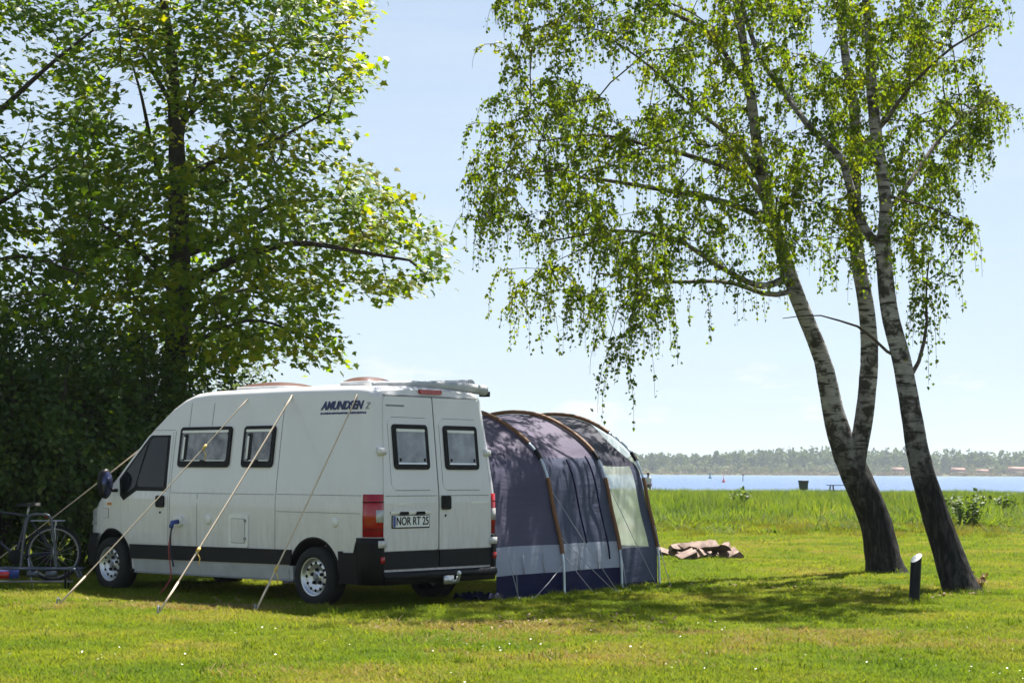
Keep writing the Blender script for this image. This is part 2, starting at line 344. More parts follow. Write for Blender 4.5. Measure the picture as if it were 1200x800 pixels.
GR = [(0, (.085, .155, .014)), (.38, (.140, .200, .016)), (.64, (.200, .228, .022)), (.82, (.26, .23, .055)), (1, (.33, .27, .13))]
lawn_m = leafy('lawn_blades', GR, .45, .7, wscale=.55, noise_w=.62, tmul=(1.3, 1.3, .6), spec=.08)
mid_m = leafy('meadow_blades', [(0, (.085, .125, .010)), (.5, (.16, .165, .018)), (1, (.27, .21, .08))], .42, .7, wscale=.3, noise_w=.5, spec=.08)
tall_m = leafy('tall_blades', [(0, (.040, .085, .012)), (.45, (.095, .155, .018)), (.8, (.165, .200, .030)), (1, (.26, .22, .09))], .5, .65, wscale=.45, noise_w=.5, tmul=(1.35, 1.3, .4), spec=.1)
protos = [blade_clump('lawn_clump', 300, .2, .02, .055, .0085, 10 + i, 1.1, lawn_m) for i in range(5)]
n = 26000; P = wedge(9.5, 47, n, 2.5, 1.15)
scl = rng.uniform(.75, 1.3, n); grow_far = np.interp(P[:, 1], [9, 25, 38, 47], [1, 1, 1.25, 2.2])
scatter('lawn_grass', P, protos, rng.uniform(0, 6.28, n), rng.normal(0, .06, (n, 2)), np.stack([scl * np.interp(P[:, 1], [9, 20, 47], [1, 1.1, 1.9])] * 2 + [scl * grow_far], 1), 'mown lawn grass with dry yellowish patches')
straw_m = leafy('straw_blades', [(0, (.17, .15, .03)), (.5, (.26, .20, .08)), (1, (.36, .28, .15))], .3, .8, spec=.05)
protos = [blade_clump('straw_clump', 130, .18, .025, .065, .010, 70 + i, 1.2, straw_m) for i in range(3)]
DP = [(150, 712, .5, .10, 30), (215, 714, .55, .10, 40), (270, 716, .4, .1, 20), (600, 735, .6, .25, 34), (660, 742, .7, .25, 30), (720, 772, .9, .4, 22), (990, 745, .5, .15, 22), (905, 752, .6, .3, 18), (560, 752, .5, .3, 16), (880, 640, 1.6, 1.2, 60), (960, 650, 1.4, 1.0, 50), (840, 628, 1.8, 1.5, 50), (400, 790, .6, .3, 14), (1100, 760, .8, .4, 20), (1000, 690, .6, .3, 14)]
P = np.concatenate([gnd(x, y) + rng.normal(0, 1, (k, 3)) * np.array([a, b, 0]) for x, y, a, b, k in [(*q[:4], q[4] * 3) for q in DP]]); n = len(P)
scatter('dry_grass', P, protos, rng.uniform(0, 6.28, n), rng.normal(0, .06, (n, 2)), np.repeat(rng.uniform(.6, 1.4, n), 3).reshape(-1, 3), 'straw coloured dry patches in the lawn')
tuft_m = leafy('tuft_blades', [(0, (.055, .11, .006)), (.6, (.105, .165, .010)), (1, (.19, .20, .02))], .45, .6, spec=.1, tmul=(1.3, 1.3, .4))
protos = [blade_clump('tuft_clump', 46, .06, .05, .15, .008, 80 + i, .8, tuft_m, 3) for i in range(4)]
TB = [(1041, 674, .35, .12, 46), (1131, 698, .32, .10, 46), (1071, 710, .12, .05, 16), (820, 658, .8, .12, 40), (640, 699, .5, .12, 30), (735, 692, .5, .1, 24), (1050, 690, 1.0, .8, 30)]
P = np.concatenate([wedge(10.5, 46, 900, 2, 1.2)] + [gnd(x, y) + rng.normal(0, 1, (k, 3)) * np.array([a, b, 0]) for x, y, a, b, k in TB]); n = len(P)
scatter('grass_tufts', P, protos, rng.uniform(0, 6.28, n), rng.normal(0, .1, (n, 2)), np.repeat(rng.uniform(.35, 1.1, n), 3).reshape(-1, 3), 'longer grass tufts in the lawn and round the birch feet')
protos = [blade_clump('meadow_clump', 220, .35, .10, .32, .012, 30 + i, .6, mid_m) for i in range(4)]
n = 3600; P = wedge(40, 52, n, 4, 0); keep = rng.random(n) < np.interp(P[:, 1], [40, 47, 52], [.15, .8, 1]); P = P[keep]; n = len(P)
scatter('meadow_grass', P, protos, rng.uniform(0, 6.28, n), rng.normal(0, .08, (n, 2)), np.repeat(rng.uniform(.6, 1.2, n) * np.interp(P[:, 1], [40, 52], [.6, 1.3]), 3).reshape(-1, 3), 'half tall drying grass between the lawn and the reeds')
protos = [blade_clump('tall_clump', 120, .5, .40, .95, .034, 50 + i, .55, tall_m, 3) for i in range(5)]
n = 10500; P = wedge(42, 124, n, 6, .6); P = P[rng.random(n) < np.interp(P[:, 1], [42, 46, 52], [.12, .45, 1])]; n = len(P)
patch = .5 + .5 * np.sin(P[:, 0] * .55 + 1.7 * np.sin(P[:, 1] * .21)) * np.cos(P[:, 1] * .33)
scatter('tall_grass', P, protos, rng.uniform(0, 6.28, n), rng.normal(0, .10, (n, 2)), np.stack([rng.uniform(.8, 1.3, n)] * 2 + [rng.uniform(.60, 1.12, n) * (.84 + .18 * patch) * np.interp(P[:, 1], [42, 47, 54], [.22, .6, 1])], 1), 'tall bright green reeds and grass before the lake')
# daisies and clover heads dotted over the lawn
dz_m = plain('daisy', (.78, .78, .72), .6)
r = np.random.default_rng(5); V = []; F = []
centres = np.array([gnd(x, y) for x, y in ((165, 770), (150, 772), (420, 762), (600, 765), (840, 790), (560, 760), (780, 735), (440, 735), (1180, 795), (1150, 790), (300, 745), (880, 780), (700, 755))])
pts = np.concatenate([wedge(10.5, 26, 150, 1, 1.6)] + [c + r.normal(0, .28, (6, 3)) * np.array([1, 1, 0]) for c in centres])
for p in pts:
    k = len(V); rad = r.uniform(.005, .009); h = r.uniform(.035, .06); tl = r.normal(0, .3, 2)
    for i in range(6): a = i * PI / 3; V.append((p[0] + rad * math.cos(a), p[1] + rad * math.sin(a), h + rad * (tl[0] * math.cos(a) + tl[1] * math.sin(a))))
    F.append(range(k, k + 6))
o = np_obj('daisies', V, np.array([list(f) for f in F]), dz_m); o['kind'] = 'stuff'; o['label'] = 'tiny white daisies scattered over the mown lawn'
# dry leaf litter
r = np.random.default_rng(6); V = []; F = []
lit = np.concatenate([gnd(x, y) + r.normal(0, .5, (40, 3)) * np.array([1, .8, 0]) for x, y in ((900, 690), (1090, 700), (230, 708), (700, 728), (620, 735))])
for p in lit:
    k = len(V); R = Euler((r.normal(0, .5), r.normal(0, .5), r.uniform(0, 6))).to_matrix()
    for q in ((-.028, 0, 0), (0, -.014, .004), (.03, 0, 0), (0, .014, .004)): w = R @ Vector(q); V.append((p[0] + w[0], p[1] + w[1], .05 + w[2]))
    F.append([k, k + 1, k + 2, k + 3])
o = np_obj('leaf_litter', V, F, plain('dry_leaf', (.20, .13, .06), .8)); o['kind'] = 'stuff'; o['label'] = 'dry brown leaves lying in the lawn'

# ------------------------------------------------------------------ camper van (x forward from the rear axle, y to its left)
VX, VY, YAW = -1.4891, 20.2874, .7283
WB = 3.7
van = thing('camper_van', 'white high roof camper van parked under the maple with its rear doors shut', 'camper van', (VX, VY, 0), PI - YAW)
fwv = np.array([-math.cos(YAW), math.sin(YAW), 0]); lfv = np.array([-math.sin(YAW), -math.cos(YAW), 0])
def vanw(x, y, z=0): return np.array([VX, VY, 0]) + x * fwv + y * lfv + np.array([0, 0, z])
def prof(z): return float(np.interp(z, [.2, .35, .7, 1.15, 1.22, 1.35, 1.9, 2.3], [.955, .975, .99, .995, .985, .975, .91, .855]))
def halfw(x): return float(np.interp(x, [-.93, 2.9, 3.4, 3.8, 4.1, 4.3, 4.42, 4.5], [.99, .99, .98, .955, .90, .82, .70, .50]))
def side_y(x, z): return halfw(x) * prof(z)
def rear_x(z): return float(np.interp(z, [.2, 1.2, 2.28, 2.42], [-.93, -.925, -.80, -.74]))
def ztop(x): return float(np.interp(x, [-.93, -.80, -.5, .5, 2.0, 2.28, 2.48, 2.66, 3.1, 3.62, 3.75, 4.05, 4.25, 4.38, 4.46, 4.5], [2.36, 2.40, 2.42, 2.43, 2.42, 2.40, 2.34, 2.25, 1.93, 1.46, 1.36, 1.16, .98, .80, .62, .50]))
def zbot(x): return float(np.interp(x, [-.93, 4.0, 4.5], [.27, .27, .34]))
bm = bmesh.new()
ST = sorted(set([-.93, -.915, -.885, -.84, -.78, -.6, -.42] + list(np.linspace(-.3, 2.0, 12)) + [2.14, 2.28, 2.38, 2.48, 2.57, 2.66, 2.8, 2.95, 3.1, 3.25, 3.4, 3.55, 3.62, 3.75, 3.9, 4.05, 4.15, 4.25, 4.32, 4.38, 4.42, 4.46, 4.48, 4.5]))
rings = []
for s in ST:
    zt, zb = ztop(s), zbot(s); rc = min(.13, (zt - zb) * .3); half = []
    inset = float(np.interp(s, [-.93, -.915, -.885, -.84, -.78], [.10, .055, .025, .008, 0]))
    half.append((side_y(s, zb) - .05 - inset, zb))
    for t in np.linspace(0, 1, 18):
        z = zb + .02 + (zt - rc - zb - .02) * t; half.append((side_y(s, z) - inset, z))
    ys0 = side_y(s, zt - rc) - inset; rw = rc * 1.0
    for a in np.linspace(15, 90, 6):
        a = math.radians(a); half.append((ys0 - rw + rw * math.cos(a), zt - rc + rc * math.sin(a) * .82))
    yl = half[-1][0]
    for t in (.66, .33): half.append((yl * t, zt - rc * .18 * t * t))
    pts = half + [(0, zt)] + [(-y, z) for y, z in reversed(half)]
    ring = []
    for y, z in pts:
        x = s
        if s < -.5: x = s + (rear_x(z) + .93) * ((-.5 - s) / .43)
        ring.append(bm.verts.new((x, y, z)))
    rings.append(ring)
m = len(rings[0])
for A, B in zip(rings, rings[1:]):
    for i in range(m): j = (i + 1) % m; bm.faces.new((A[i], A[j], B[j], B[i]))
bm.faces.new(rings[0][::-1]); bm.faces.new(rings[-1])
bmesh.ops.recalc_face_normals(bm, faces=bm.faces)
body = bm_obj('body', bm, MAT['paint'], van, True)
# wheel wells cut out of the shell
cut = Geo()
for xw, rw in ((0, .395), (WB, .40)):
    for sgn in (-1, 1):
        ang = np.linspace(0, 2 * PI, 40, endpoint=False); a = np.array([[xw + rw * math.cos(t), sgn * .60, .335 + rw * math.sin(t)] for t in ang]); b = a.copy(); b[:, 1] = sgn * 1.2
        i = np.arange(40); j = (i + 1) % 40
        q = np.stack([i, j, j + 40, i + 40], 1)
        if sgn > 0: q = q[:, ::-1]
        caps = np.array([i, i[::-1] + 40]) if sgn > 0 else np.array([i[::-1], i + 40])
        cut.add(np.concatenate([a, b]), q, caps)
cut_o = cut.obj('cutter', MAT['black'], van)
md = body.modifiers.new('cut', 'BOOLEAN'); md.object = cut_o; md.operation = 'DIFFERENCE'; md.solver = 'EXACT'
dg = bpy.context.evaluated_depsgraph_get(); me2 = bpy.data.meshes.new_from_object(body.evaluated_get(dg)); body.modifiers.clear(); body.data = me2
bpy.data.objects.remove(cut_o)
me2.polygons.foreach_set('use_smooth', np.ones(len(me2.polygons), bool)); me2.set_sharp_from_angle(angle=math.radians(38))
def panel(name, poly, mapf, off0, off1, mat, parent, step=.12, axis=1, bevel=0):
    """flat outline laid on a curved side: cut into strips, then given its thickness"""
    b = bmesh.new(); vsx = [b.verts.new((p[0], 0, p[1])) for p in poly]; b.faces.new(vsx)
    for ax in (0, 2):
        lo = min(v.co[ax] for v in b.verts); hi = max(v.co[ax] for v in b.verts); k = max(1, int((hi - lo) / step)); 
        if ax == 0: k = max(1, int((hi - lo) / (step * 2)))
        for i in range(1, k):
            no = Vector((0, 0, 0)); no[ax] = 1; co = Vector((0, 0, 0)); co[ax] = lo + (hi - lo) * i / k
            bmesh.ops.bisect_plane(b, geom=b.verts[:] + b.edges[:] + b.faces[:], plane_co=co, plane_no=no)
    top = {v: v.co.copy() for v in b.verts}
    ret = bmesh.ops.extrude_face_region(b, geom=b.faces[:]); ext = [g for g in ret['geom'] if isinstance(g, bmesh.types.BMVert)]
    es = set(ext)
    for v in b.verts:
        u, w = v.co[0], v.co[2]; v.co = Vector(mapf(u, w, off1 if v in es else off0))
    bmesh.ops.recalc_face_normals(b, faces=b.faces)
    return bm_obj(name, b, mat, parent)
def SL(u, w, o): return (u, side_y(u, w) + o, w)
def SRt(u, w, o): return (u, -side_y(u, w) - o, w)
def RE(u, w, o): return (rear_x(w) - o, u, w)
# cab door on the visible side
door = panel('cab_door', [(2.56, .60), (3.30, .60), (3.47, .80), (3.50, 1.12), (3.60, 1.36), (3.05, 1.88), (2.98, 1.92), (2.58, 1.92)], SL, -.02, .007, MAT['paint'], van)
panel('window_frame', [(2.60, 1.22), (3.19, 1.22), (3.44, 1.10), (3.52, 1.16), (3.565, 1.36), (3.04, 1.855), (2.99, 1.885), (2.62, 1.885)], SL, 0, .010, MAT['black'], door)
panel('window_glass', rrect(2.64, 3.13, 1.26, 1.85, .04)[:5] + [(3.02, 1.80), (3.17, 1.26)][::1] + [(2.68, 1.26), (2.64, 1.30)] if False else [(2.65, 1.27), (3.16, 1.27), (3.17, 1.34), (3.00, 1.82), (2.94, 1.86), (2.66, 1.86)], SL, .004, .014, MAT['glass'], door)
panel('quarter_glass', [(3.22, 1.27), (3.44, 1.15), (3.50, 1.19), (3.53, 1.345), (3.05, 1.80)], SL, .004, .014, MAT['glass'], door)
panel('door_handle', rrect(2.62, 2.77, 1.03, 1.17, .03), SL, 0, .03, MAT['black'], door)
v, q = lathe([(0, .012), (.012, .012), (.012, 0)], 10); o = np_obj('lock', v + np.array([2.70, side_y(2.7, .97) + .006, .97]), q, MAT['black'], door)
for s, fn in ((1, SL), (-1, SRt)):
    mir = Geo()
    c = np.array([3.66, s * 1.10, 1.30]); 
    V, Q = lathe([(.02, -.05), (.09, -.05), (.105, -.02), (.10, .03), (.07, .07), (.02, .085)], 20); V = V * np.array([.95, 1, 1.75]); V = V[:, [1, 0, 2]] if False else V
    V2 = np.stack([V[:, 1], V[:, 0] * 1.0, V[:, 2]], 1)
    o = np_obj('mirror', V2 + c, Q, MAT['trim'], van, True)
    V, Q = lathe([(.0, 0), (.085, 0), (.085, .004)], 20); V = V * np.array([.92, 1, 1.72]); np_obj('mirror_glass', np.stack([V[:, 1], V[:, 0], V[:, 2]], 1) + c + np.array([-.056, 0, 0]), Q, MAT['mirror'], o)
    Geo().tube([(3.60, s * .93, 1.22), (3.63, s * 1.0, 1.22), (3.66, s * 1.05, 1.24)], .022, 8).obj('mirror_arm', MAT['black'], o)
panel('windscreen', [(-.70, 1.50), (.70, 1.50), (.62, 1.91), (-.62, 1.91)], lambda u, w, o: (float(np.interp(w, [1.46, 1.93], [3.62, 3.10])) + o - .05 * abs(u) ** 2, u, w + o * .8 - .03 * u * u), -.02, .012, MAT['glass'], van)
# camper windows on the side
for x0, x1 in ((1.49, 2.43), (.73, 1.27)):
    w = panel('side_window', rrect(x0, x1, 1.505, 1.975, .05), SL, -.01, .022, MAT['black'], van)
    panel('pane', rrect(x0 + .05, x1 - .05, 1.575, 1.90, .03), SL, .015, .026, MAT['pane'], w)
    panel('blind_rail', rrect(x0 + .05, x1 - .05, 1.905, 1.935, .012), SL, .015, .030, MAT['white'], w)
    panel('curtain', rrect(x1 - .17, x1 - .09, 1.585, 1.89, .02), SL, .015, .0275, MAT['black'], w)
    panel('stay', rrect(x1 - .115, x1 - .085, 1.60, 1.86, .01), SL, .015, .031, MAT['white'], w)
    panel('latch', rrect((x0 + x1) / 2 - .04, (x0 + x1) / 2 + .04, 1.555, 1.59, .012), SL, .015, .036, MAT['black'], w)
    panel('bottom_rail', rrect(x0 + .07, x1 - .14, 1.578, 1.588, .004), SL, .015, .029, MAT['white'], w)
so = panel('power_socket', rrect(2.27, 2.42, .82, .935, .03), SL, 0, .03, MAT['white'], van)
Geo().tube([(2.33, side_y(2.3, .86) + .03, .87), (2.33, side_y(2.3, .86) + .11, .86), (2.33, side_y(2.3, .86) + .13, .80)], .028, 10).obj('plug', MAT['blue'], so)
yy = side_y(2.3, .6)
Geo().tube(smoothpath([(2.33, yy + .13, .80), (2.345, yy + .13, .66), (2.36, yy + .10, .50), (2.37, yy + .06, .35)], 14), .011, 6).obj('power_cable', MAT['cable_blue'], so)
Geo().tube(smoothpath([(2.42, yy + .03, .87), (2.45, yy + .07, .6), (2.44, yy + .06, .40), (2.41, yy + .07, .2), (2.45, yy + .2, .02)], 18), .008, 6).obj('drain_hose', MAT['cable_red'], so)
v, q = lathe([(0, .018), (.05, .018), (.062, .008), (.062, -.02)], 24)
np_obj('round_vent', v + np.array([1.81, side_y(1.8, .91), .91]), q, MAT['white'], van, True)
np_obj('fuel_cap', v * np.array([.85, .8, .85]) + np.array([-.34, side_y(-.34, .92), .92]), q, MAT['white'], van, True)
hh = panel('service_hatch', rrect(1.09, 1.43, .605, .975, .03), SL, 0, .014, MAT['white'], van)
panel('hatch_groove', rrect(1.135, 1.385, .65, .93, .02), SL, .005, .0155, MAT['seam'], hh)
panel('hatch_door', rrect(1.142, 1.378, .657, .923, .018), SL, .005, .019, MAT['paint'], hh)
for zl in (.89, .69): panel('hatch_latch', rrect(1.12, 1.15, zl, zl + .03, .008), SL, .01, .026, MAT['seam'], hh)
for s, fn in ((1, SL), (-1, SRt)):
    panel('side_moulding', [(.36, .44), (3.26, .41), (3.30, .58), (.36, .605)], fn, -.01, .022, MAT['trim'], van)
    panel('rear_moulding', [(-.46, .42), (-.40, .42), (-.40, .615), (-.46, .615)], fn, -.01, .018, MAT['trim'], van)
    panel('sill', [(.34, .275), (3.22, .255), (3.24, .40), (.34, .43)], fn, -.05, .008, MAT['grey_sill'], van)
    panel('sill_edge', [(.34, .262), (3.22, .242), (3.22, .262), (.34, .282)], fn, -.05, .02, MAT['seam'], van)
for x, z0, z1 in ((2.535, .60, 1.93), (2.02, .60, 1.19), (.64, .60, 2.22), (2.30, 1.98, 2.26), (1.88, 1.99, 2.25)):
    panel('panel_seam', [(x - .004, z0), (x + .004, z0), (x + .004, z1), (x - .004, z1)], SL, -.01, .002, MAT['seam'], van)
for x0, x1, z, in ((.66, 2.52, 1.205), (-.74, .62, 1.21), (-.72, .62, 1.02), (2.56, 2.98, 1.945)):
    panel('panel_crease', [(x0, z - .003), (x1, z - .003), (x1, z + .003), (x0, z + .003)], SL, -.01, .0025, MAT['seam'], van)
# front end
fb = [(.0, 4.545), (.45, 4.52), (.70, 4.43), (.84, 4.30), (.93, 4.10), (.955, 3.98)]; fb = [(x, y) for y, x in fb]; fb = [(x, -y) for x, y in reversed(fb)] + fb[1:]
V = []; prof_b = [(.0, .28), (.03, .34), (.03, .55), (.01, .66), (-.02, .69)]
for x, y in fb:
    d = np.array([x - 3.6, y * 1.2]); d /= np.linalg.norm(d)
    for o_, z in prof_b: V.append((x + d[0] * o_, y + d[1] * o_, z))
k = len(prof_b); np_obj('front_bumper', V, [[a * k + b, (a + 1) * k + b, (a + 1) * k + b + 1, a * k + b + 1] for a in range(len(fb) - 1) for b in range(k - 1)], MAT['trim'], van, True)
for s, fn in ((1, SL), (-1, SRt)):
    panel('headlight', [(4.10, .80), (4.30, .78), (4.36, .86), (4.24, .97), (4.10, 1.0)], fn, -.02, .012, MAT['clearlens'], van)
    panel('indicator', [(3.72, 1.04), (3.80, 1.04), (3.80, 1.07), (3.72, 1.07)], fn, 0, .012, plain('amber', (.6, .22, .03), .2), van)
panel('fender_badge', rrect(3.78, 3.92, .88, 1.0, .01), SL, -.01, .003, MAT['seam'], van)
panel('fender_badge', rrect(3.785, 3.915, .885, .995, .01), SL, -.01, .005, MAT['paint'], van)
# underbody
ub = Geo(); ub.box((1.6, 0, .36), (4.3, 1.15, .24)); ub.box((-.6, 0, .40), (.62, 1.5, .24)); ub.box((1.75, 0, .34), (2.5, 1.7, .18)); ub.box((0, 0, .33), (.12, 1.5, .1)); ub.box((3.0, 0, .36), (.5, 1.3, .25)); ub.obj('chassis', MAT['black'], van)
# wheels
def wheel(x, sgn):
    w = bpy.data.objects.new('wheel', None); w.location = (x, sgn * .875, .325); w.rotation_euler = (0, 0, 0 if sgn > 0 else PI); link(w, van)
    t = [(.205, -.10), (.215, -.115), (.27, -.118), (.31, -.10), (.325, -.07), (.327, 0), (.325, .07), (.31, .10), (.27, .118), (.215, .115), (.203, .10)]
    v, q = lathe(t, 48); np_obj('tyre', v, q, MAT['rubber'], w, True)
    t = [(.0, .055), (.05, .06), (.055, .045), (.09, .04), (.125, .062), (.150, .072), (.172, .055), (.180, .050), (.188, .088), (.205, .104), (.212, .098), (.204, .085)]
    v, q = lathe(t, 48); np_obj('rim', v, q, MAT['silver'], w, True)
    v, q = lathe([(.190, .07), (.183, .08), (.175, .068)], 48)
    hub = Geo(); v, q = lathe([(0, .085), (.026, .083), (.034, .06)], 16); hub.add(v, q); hub.obj('hub_cap', MAT['seam'], w, True)
    for i in range(12):
        a = 2 * PI * i / 12; v, q = lathe([(0, .073), (.016, .073), (.018, .060)], 10); np_obj('slot', v * np.array([1, 1, 1]) + np.array([.148 * math.cos(a), .001, .148 * math.sin(a)]), q, MAT['black'], w)
    for i in range(5):
        a = 2 * PI * i / 5 + .3; v, q = lathe([(0, .066), (.019, .066), (.021, .038)], 10); np_obj('bolt', v + np.array([.078 * math.cos(a), 0, .078 * math.sin(a)]), q, MAT['black'], w)
    return w
for x in (0, WB):
    for sgn in (1, -1): wheel(x, sgn)
for xw, rw in ((0, .39), (WB, .395)):
    for sgn in (1, -1):
        V = []; ang = np.linspace(math.radians(-12), math.radians(192), 26)
        for t in ang: 
            for yo, ro in ((.50, 0), (.95, 0), (.992, 0), (.997, .02), (.985, .038)):
                z = .335 + (rw + ro) * math.sin(t); V.append((xw + (rw + ro) * math.cos(t), sgn * yo * (side_y(min(xw + (rw + ro) * math.cos(t), 4.2), max(z, .3)) / .99 if yo > .9 else 1), z))
        np_obj('wheel_arch', V, [[a * 5 + b, a * 5 + b + 1, (a + 1) * 5 + b + 1, (a + 1) * 5 + b] for a in range(25) for b in range(4)], MAT['black'], van, True)
# rear: doors, lights, bumper
def yedge(z): return float(np.interp(z, [.4, 1.2, 2.27], [.845, .84, .745]))
zz = list(np.linspace(.625, 2.20, 6))
for sgn in (1, -1):
    poly = [(sgn * .009, .625), (sgn * .009, 2.275), (sgn * .70, 2.275), (sgn * .735, 2.255)] + [(sgn * yedge(z), z) for z in reversed(zz)]
    d = panel('rear_door', poly, RE, -.02, .014, MAT['paint'], van)
    low = [(sgn * .009, .43), (sgn * .009, .618), (sgn * .845, .618), (sgn * .84, .45), (sgn * .82, .43)]
    panel('lower_trim', low, RE, -.02, .02, MAT['trim'], d)
    y0, y1 = sgn * .075, sgn * .715
    panel('window_pressing', rrect(min(y0, y1), max(y0, y1), 1.27, 2.045, .07), RE, .01, .0185, MAT['paint'], d)
    for (a0, a1, b0, b1) in ((y0, y1, 1.262, 1.268), (y0, y1, 2.047, 2.053)): panel('pressing_edge', [(min(a0, a1) + .06, b0), (max(a0, a1) - .06, b0), (max(a0, a1) - .06, b1), (min(a0, a1) + .06, b1)], RE, .01, .0165, MAT['seam'], d)
    for yy2 in (y0, y1): panel('pressing_edge', [(yy2 - .003, 1.33), (yy2 + .003, 1.33), (yy2 + .003, 1.98), (yy2 - .003, 1.98)], RE, .01, .0165, MAT['seam'], d)
    y0, y1 = sgn * .125, sgn * .665
    a, b_ = min(y0, y1), max(y0, y1)
    panel('window_frame', rrect(a, b_, 1.49, 1.975, .045), RE, .01, .036, MAT['black'], d)
    panel('window_pane', rrect(a + .055, b_ - .055, 1.555, 1.91, .03), RE, .02, .040, MAT['pane_light'], d)
    panel('window_rail', rrect(a + .055, b_ - .055, 1.895, 1.925, .01), RE, .02, .044, MAT['white'], d)
    panel('window_rail', rrect(a + .055, b_ - .055, 1.545, 1.562, .007), RE, .02, .043, MAT['silver'], d)
    for yl in (a + .075, b_ - .095): panel('window_latch', rrect(yl, yl + .02, 1.575, 1.61, .006), RE, .02, .05, MAT['black'], d)
    panel('door_crease', [(min(sgn * .03, sgn * .81), 1.205), (max(sgn * .03, sgn * .81), 1.205), (max(sgn * .03, sgn * .81), 1.211), (min(sgn * .03, sgn * .81), 1.211)], RE, .01, .0165, MAT['seam'], d)
    for zc in (1.68, .70): Geo().box((rear_x(zc) - .012, sgn * (yedge(zc) + .028), zc), (.05, .10, .075)).obj('hinge', MAT['paint'], d)
    if sgn < 0:
        panel('door_handle', rrect(-.175, -.035, 1.055, 1.205, .025), RE, .01, .035, MAT['black'], d)
        panel('badge', rrect(-.78, -.50, 1.115, 1.135, .008), RE, .01, .0165, MAT['silver'], d); panel('badge', rrect(-.78, -.70, 1.06, 1.075, .006), RE, .01, .0165, MAT['silver'], d)
        v, q = lathe([(0, .01), (.012, .01), (.012, 0)], 10); np_obj('lock', np.stack([-v[:, 1], v[:, 0], v[:, 2]], 1) + np.array([-.938, -.10, .99]), q, MAT['black'], d)
    else:
        panel('badge', rrect(.44, .74, 1.115, 1.13, .007), RE, .01, .0165, MAT['silver'], d)
        panel('plate_lamp_bar', rrect(.13, .75, 1.02, 1.045, .01), RE, .01, .03, MAT['silver'], d)
        for yc in (.30, .55): panel('plate_lamp', rrect(yc - .06, yc + .06, 1.005, 1.04, .012), RE, .01, .042, MAT['black'], d)
        panel('door_label', rrect(.44, .72, 2.165, 2.185, .006), RE, .01, .0165, MAT['seam'], d)
def text_mesh(name, body_, size, mat, parent, M4, off=0.0, shear=0.0, ext=.002, spacing=1.0):
    c = bpy.data.curves.new(name, 'FONT'); c.body = body_; c.size = size; c.offset = off; c.shear = shear; c.extrude = ext; c.space_character = spacing; c.align_x = 'CENTER'; c.align_y = 'CENTER'
    t = bpy.data.objects.new(name, c); col.objects.link(t); g = bpy.context.evaluated_depsgraph_get(); me = bpy.data.meshes.new_from_object(t.evaluated_get(g)); bpy.data.objects.remove(t)
    me.transform(M4); me.materials.clear(); me.materials.append(mat); return link(bpy.data.objects.new(name, me), parent)
zp = .935; ry = .44
pl = panel('number_plate', rrect(.165, .715, .875, .995, .012), RE, .012, .026, MAT['plate'], van)
panel('plate_frame', rrect(.155, .725, .862, 1.002, .012), RE, .012, .022, MAT['black'], pl)
panel('country_strip', rrect(.675, .712, .878, .992, .006), RE, .02, .0275, MAT['blue'], pl)
def RM(y, z, o, sx=1.0, sz=1.0):   # text facing backwards, reading left to right
    m_ = Matrix(((0, 0, -1, rear_x(z) - o), (-sx, 0, 0, y), (0, sz, 0, z), (0, 0, 0, 1))); return m_
text_mesh('plate_text', 'NOR RT 25', .125, MAT['black'], pl, RM(.42, .935, .028, .80, 1.0), .001)
for dz_ in (.02, -.015): panel('plate_seal', [( .462 + .01 * math.cos(t), .935 + dz_ + .01 * math.sin(t)) for t in np.linspace(0, 2 * PI, 10, endpoint=False)], RE, .02, .0275, MAT['silver'], pl)
slope_t = math.atan2(.055, .35)
def SM(x, z, o, sx=1.0):          # print on the side; reads from the front of the van backwards
    y = side_y(x, z) + o; s_, c_ = math.sin(slope_t), math.cos(slope_t)
    return Matrix(((-sx, 0, 0, x), (0, -s_, c_, y), (0, c_, s_, z), (0, 0, 0, 1)))
text_mesh('side_lettering', 'AMUNDSEN', .125, MAT['decal'], van, SM(-.30, 2.175, .006, .95), .005, .28)
text_mesh('side_lettering', 'Z', .10, MAT['seam'], van, SM(-.70, 2.165, .006, .9), .0, .28)
for i in range(22):
    x1 = .03 - .033 * i; panel('lettering_line', [(x1, 2.083 + (.004 if i % 3 else 0)), (x1 - .027, 2.083), (x1 - .027, 2.104), (x1, 2.108 - (.006 if i % 4 == 1 else 0))], SL, -.004, .003, MAT['decal'], van)
# corner lamps and bumper wrapped round the rear corners
def corner(z, o):
    """plan curve from the side to the rear face at height z, pushed out by o"""
    P_ = [(-.70, side_y(-.7, z)), (-.78, side_y(-.78, z)), (-.84, side_y(-.84, z) - .008), (-.885, side_y(-.88, z) - .025), (-.915, side_y(-.9, z) - .055), (-.93, side_y(-.93, z) - .10), (-.932, .845)]
    out = []
    for i, (x, y) in enumerate(P_):
        a = math.radians(np.interp(i, [0, 1, 2, 3, 4, 5, 6], [90, 95, 110, 125, 145, 175, 180])); out.append((x + rear_x(z) + .93 + o * math.cos(a), y + o * math.sin(a)))
    return out
def wrap(name, zs, i0, i1, o, mat, sgn, parent):
    V = []; n_ = i1 - i0
    for z in zs:
        c0 = corner(z, -.02)[i0:i1]; c1 = corner(z, o)[i0:i1]
        V += [(x, sgn * y, z) for x, y in c1] + [(x, sgn * y, z) for x, y in reversed(c0)]
    k = 2 * n_; F = [[a * k + b, a * k + (b + 1) % k, (a + 1) * k + (b + 1) % k, (a + 1) * k + b] for a in range(len(zs) - 1) for b in range(k)]
    o_ = np_obj(name, V, [F, [list(range(k))[::-1], [(len(zs) - 1) * k + b for b in range(k)]]], mat, parent, False); return o_
